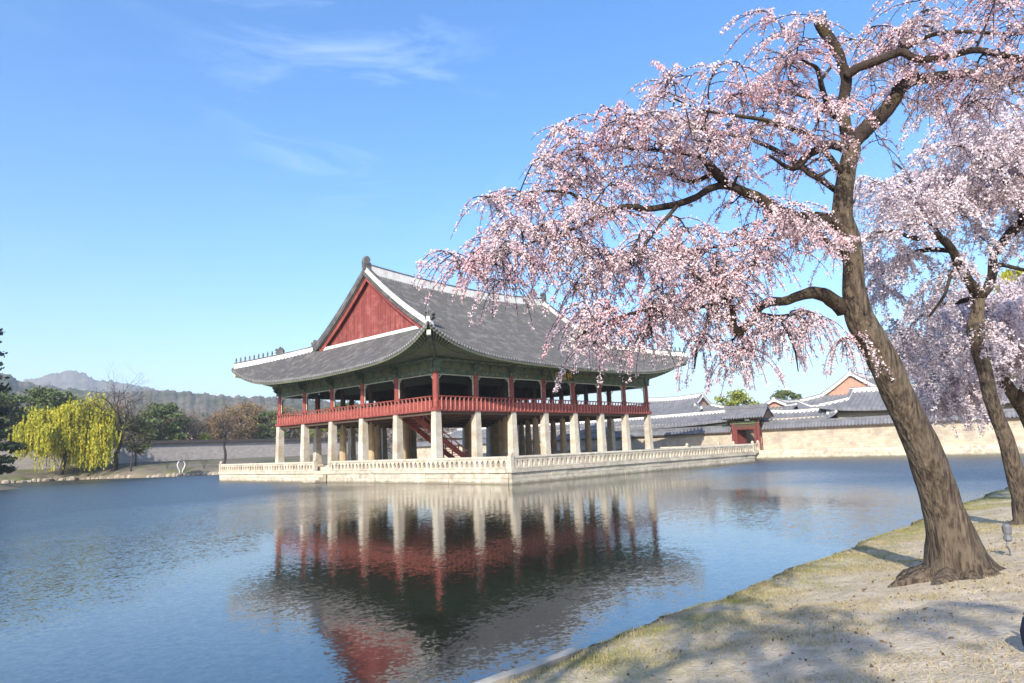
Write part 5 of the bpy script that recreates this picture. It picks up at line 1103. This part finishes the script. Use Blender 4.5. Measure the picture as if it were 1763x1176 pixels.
blades(30000, (-22, 0), (-46.5, -42.2), .07, lambda x, y: .7*patch(x, y, 1.0, 3), 'far_bank_grass', M['grass'])
lf = leaf_quads(np.stack([(lx := g.normal(-29, 4.5, 700)), (ly := g.normal(-45.5, 1.6, 700)), bank_z(lx, ly)+.008], 1), .024, g, 1.6, 0, .7)
M['deadleaf'] = mat('dead_leaf', (0.16, 0.10, 0.055), (0.10, 0.065, 0.04), rough=.9, scale=3, island=.3)
link('fallen_leaves', np_mesh('fallen_leaves', lf[0], lf[1], M['deadleaf']), kind='stuff')
pbp = np.stack([(lx := g.uniform(-37, -22, 900)), (ly := g.uniform(-48, -42.5, 900)), bank_z(lx, ly)+.004], 1)
lf = leaf_quads(pbp, .035, g, 1.1); M['pebble'] = mat('pebble', (0.30, 0.26, 0.21), (0.2, 0.17, 0.14), rough=.95, island=.3)
link('pebbles', np_mesh('pebbles', lf[0], lf[1], M['pebble']), kind='stuff')
ED = thing('stone_edging', 'pale stone edging of the near bank at the bottom of the picture', 'kerb', (0, 0, 0))
x = -41.0; rng = random.Random(2)
while x < -33.3:
    q = min(x+rng.uniform(1.0, 1.5), -33.2); o = stone(ED, x+.01, py0-.02, -1.75, q-.01, py0+.13, -1.27+rng.uniform(-.015, .015), 'edging_stone'); x = q
# navy bag standing in for a crouching person at the right edge, small garden lamp by the trunk
bx_, by_ = -33.32, -46.80; bz_ = float(bank_z(np.array(bx_), np.array(by_)))
STANDIN = thing('person_standin', 'dark navy bag standing in for a crouching person at the right edge of the frame', 'bundle', (bx_+.10, by_-.12, bz_), R(30))
mb = MB(); prof = [(.16, -.01), (.19, .06), (.195, .16), (.17, .25), (.11, .31), (.04, .33)]; mb.lathe((0, 0, 0), prof, 14); me = mb.mesh('standin_body', M['navy'], True); o = link('standin_body', me, STANDIN)
mb = MB(); mb.lathe((.0, -.11, .02), [(.11, 0), (.12, .08), (.10, .15), (.03, .18)], 10); link('standin_pocket', mb.mesh('standin_pocket', M['navy'], True), STANDIN)
mb = MB(); mb.tube([(-.1, 0, .29), (-.08, 0, .4), (.05, .02, .42), (.12, 0, .27)], [.012]*4, 6); link('standin_strap', mb.mesh('standin_strap', M['black']), STANDIN)
lz = float(bank_z(np.array(-27.1), np.array(-45.75)))
GL = thing('garden_lamp', 'small grey garden lamp on a crooked stake right of the big trunk', 'lamp', (-27.1, -45.75, lz))
mb = MB(); mb.tube([(.03, 0, -.1), (.02, 0, .08), (-.05, .02, .16), (-.02, 0, .24)], [.014, .014, .014, .02], 6); link('stake', mb.mesh('stake', M['greymetal']), GL)
mb = MB(); mb.lathe((-.01, 0, .22), [(.035, 0), (.06, .03), (.05, .09), (.03, .11)], 8); link('lamp_base', mb.mesh('lamp_base', M['greymetal']), GL)
mb = MB(); mb.lathe((.02, 0, .31), [(.03, 0), (.06, .03), (.065, .13), (.04, .17)], 10); link('lamp_head', mb.mesh('lamp_head', M['greymetal']), GL)
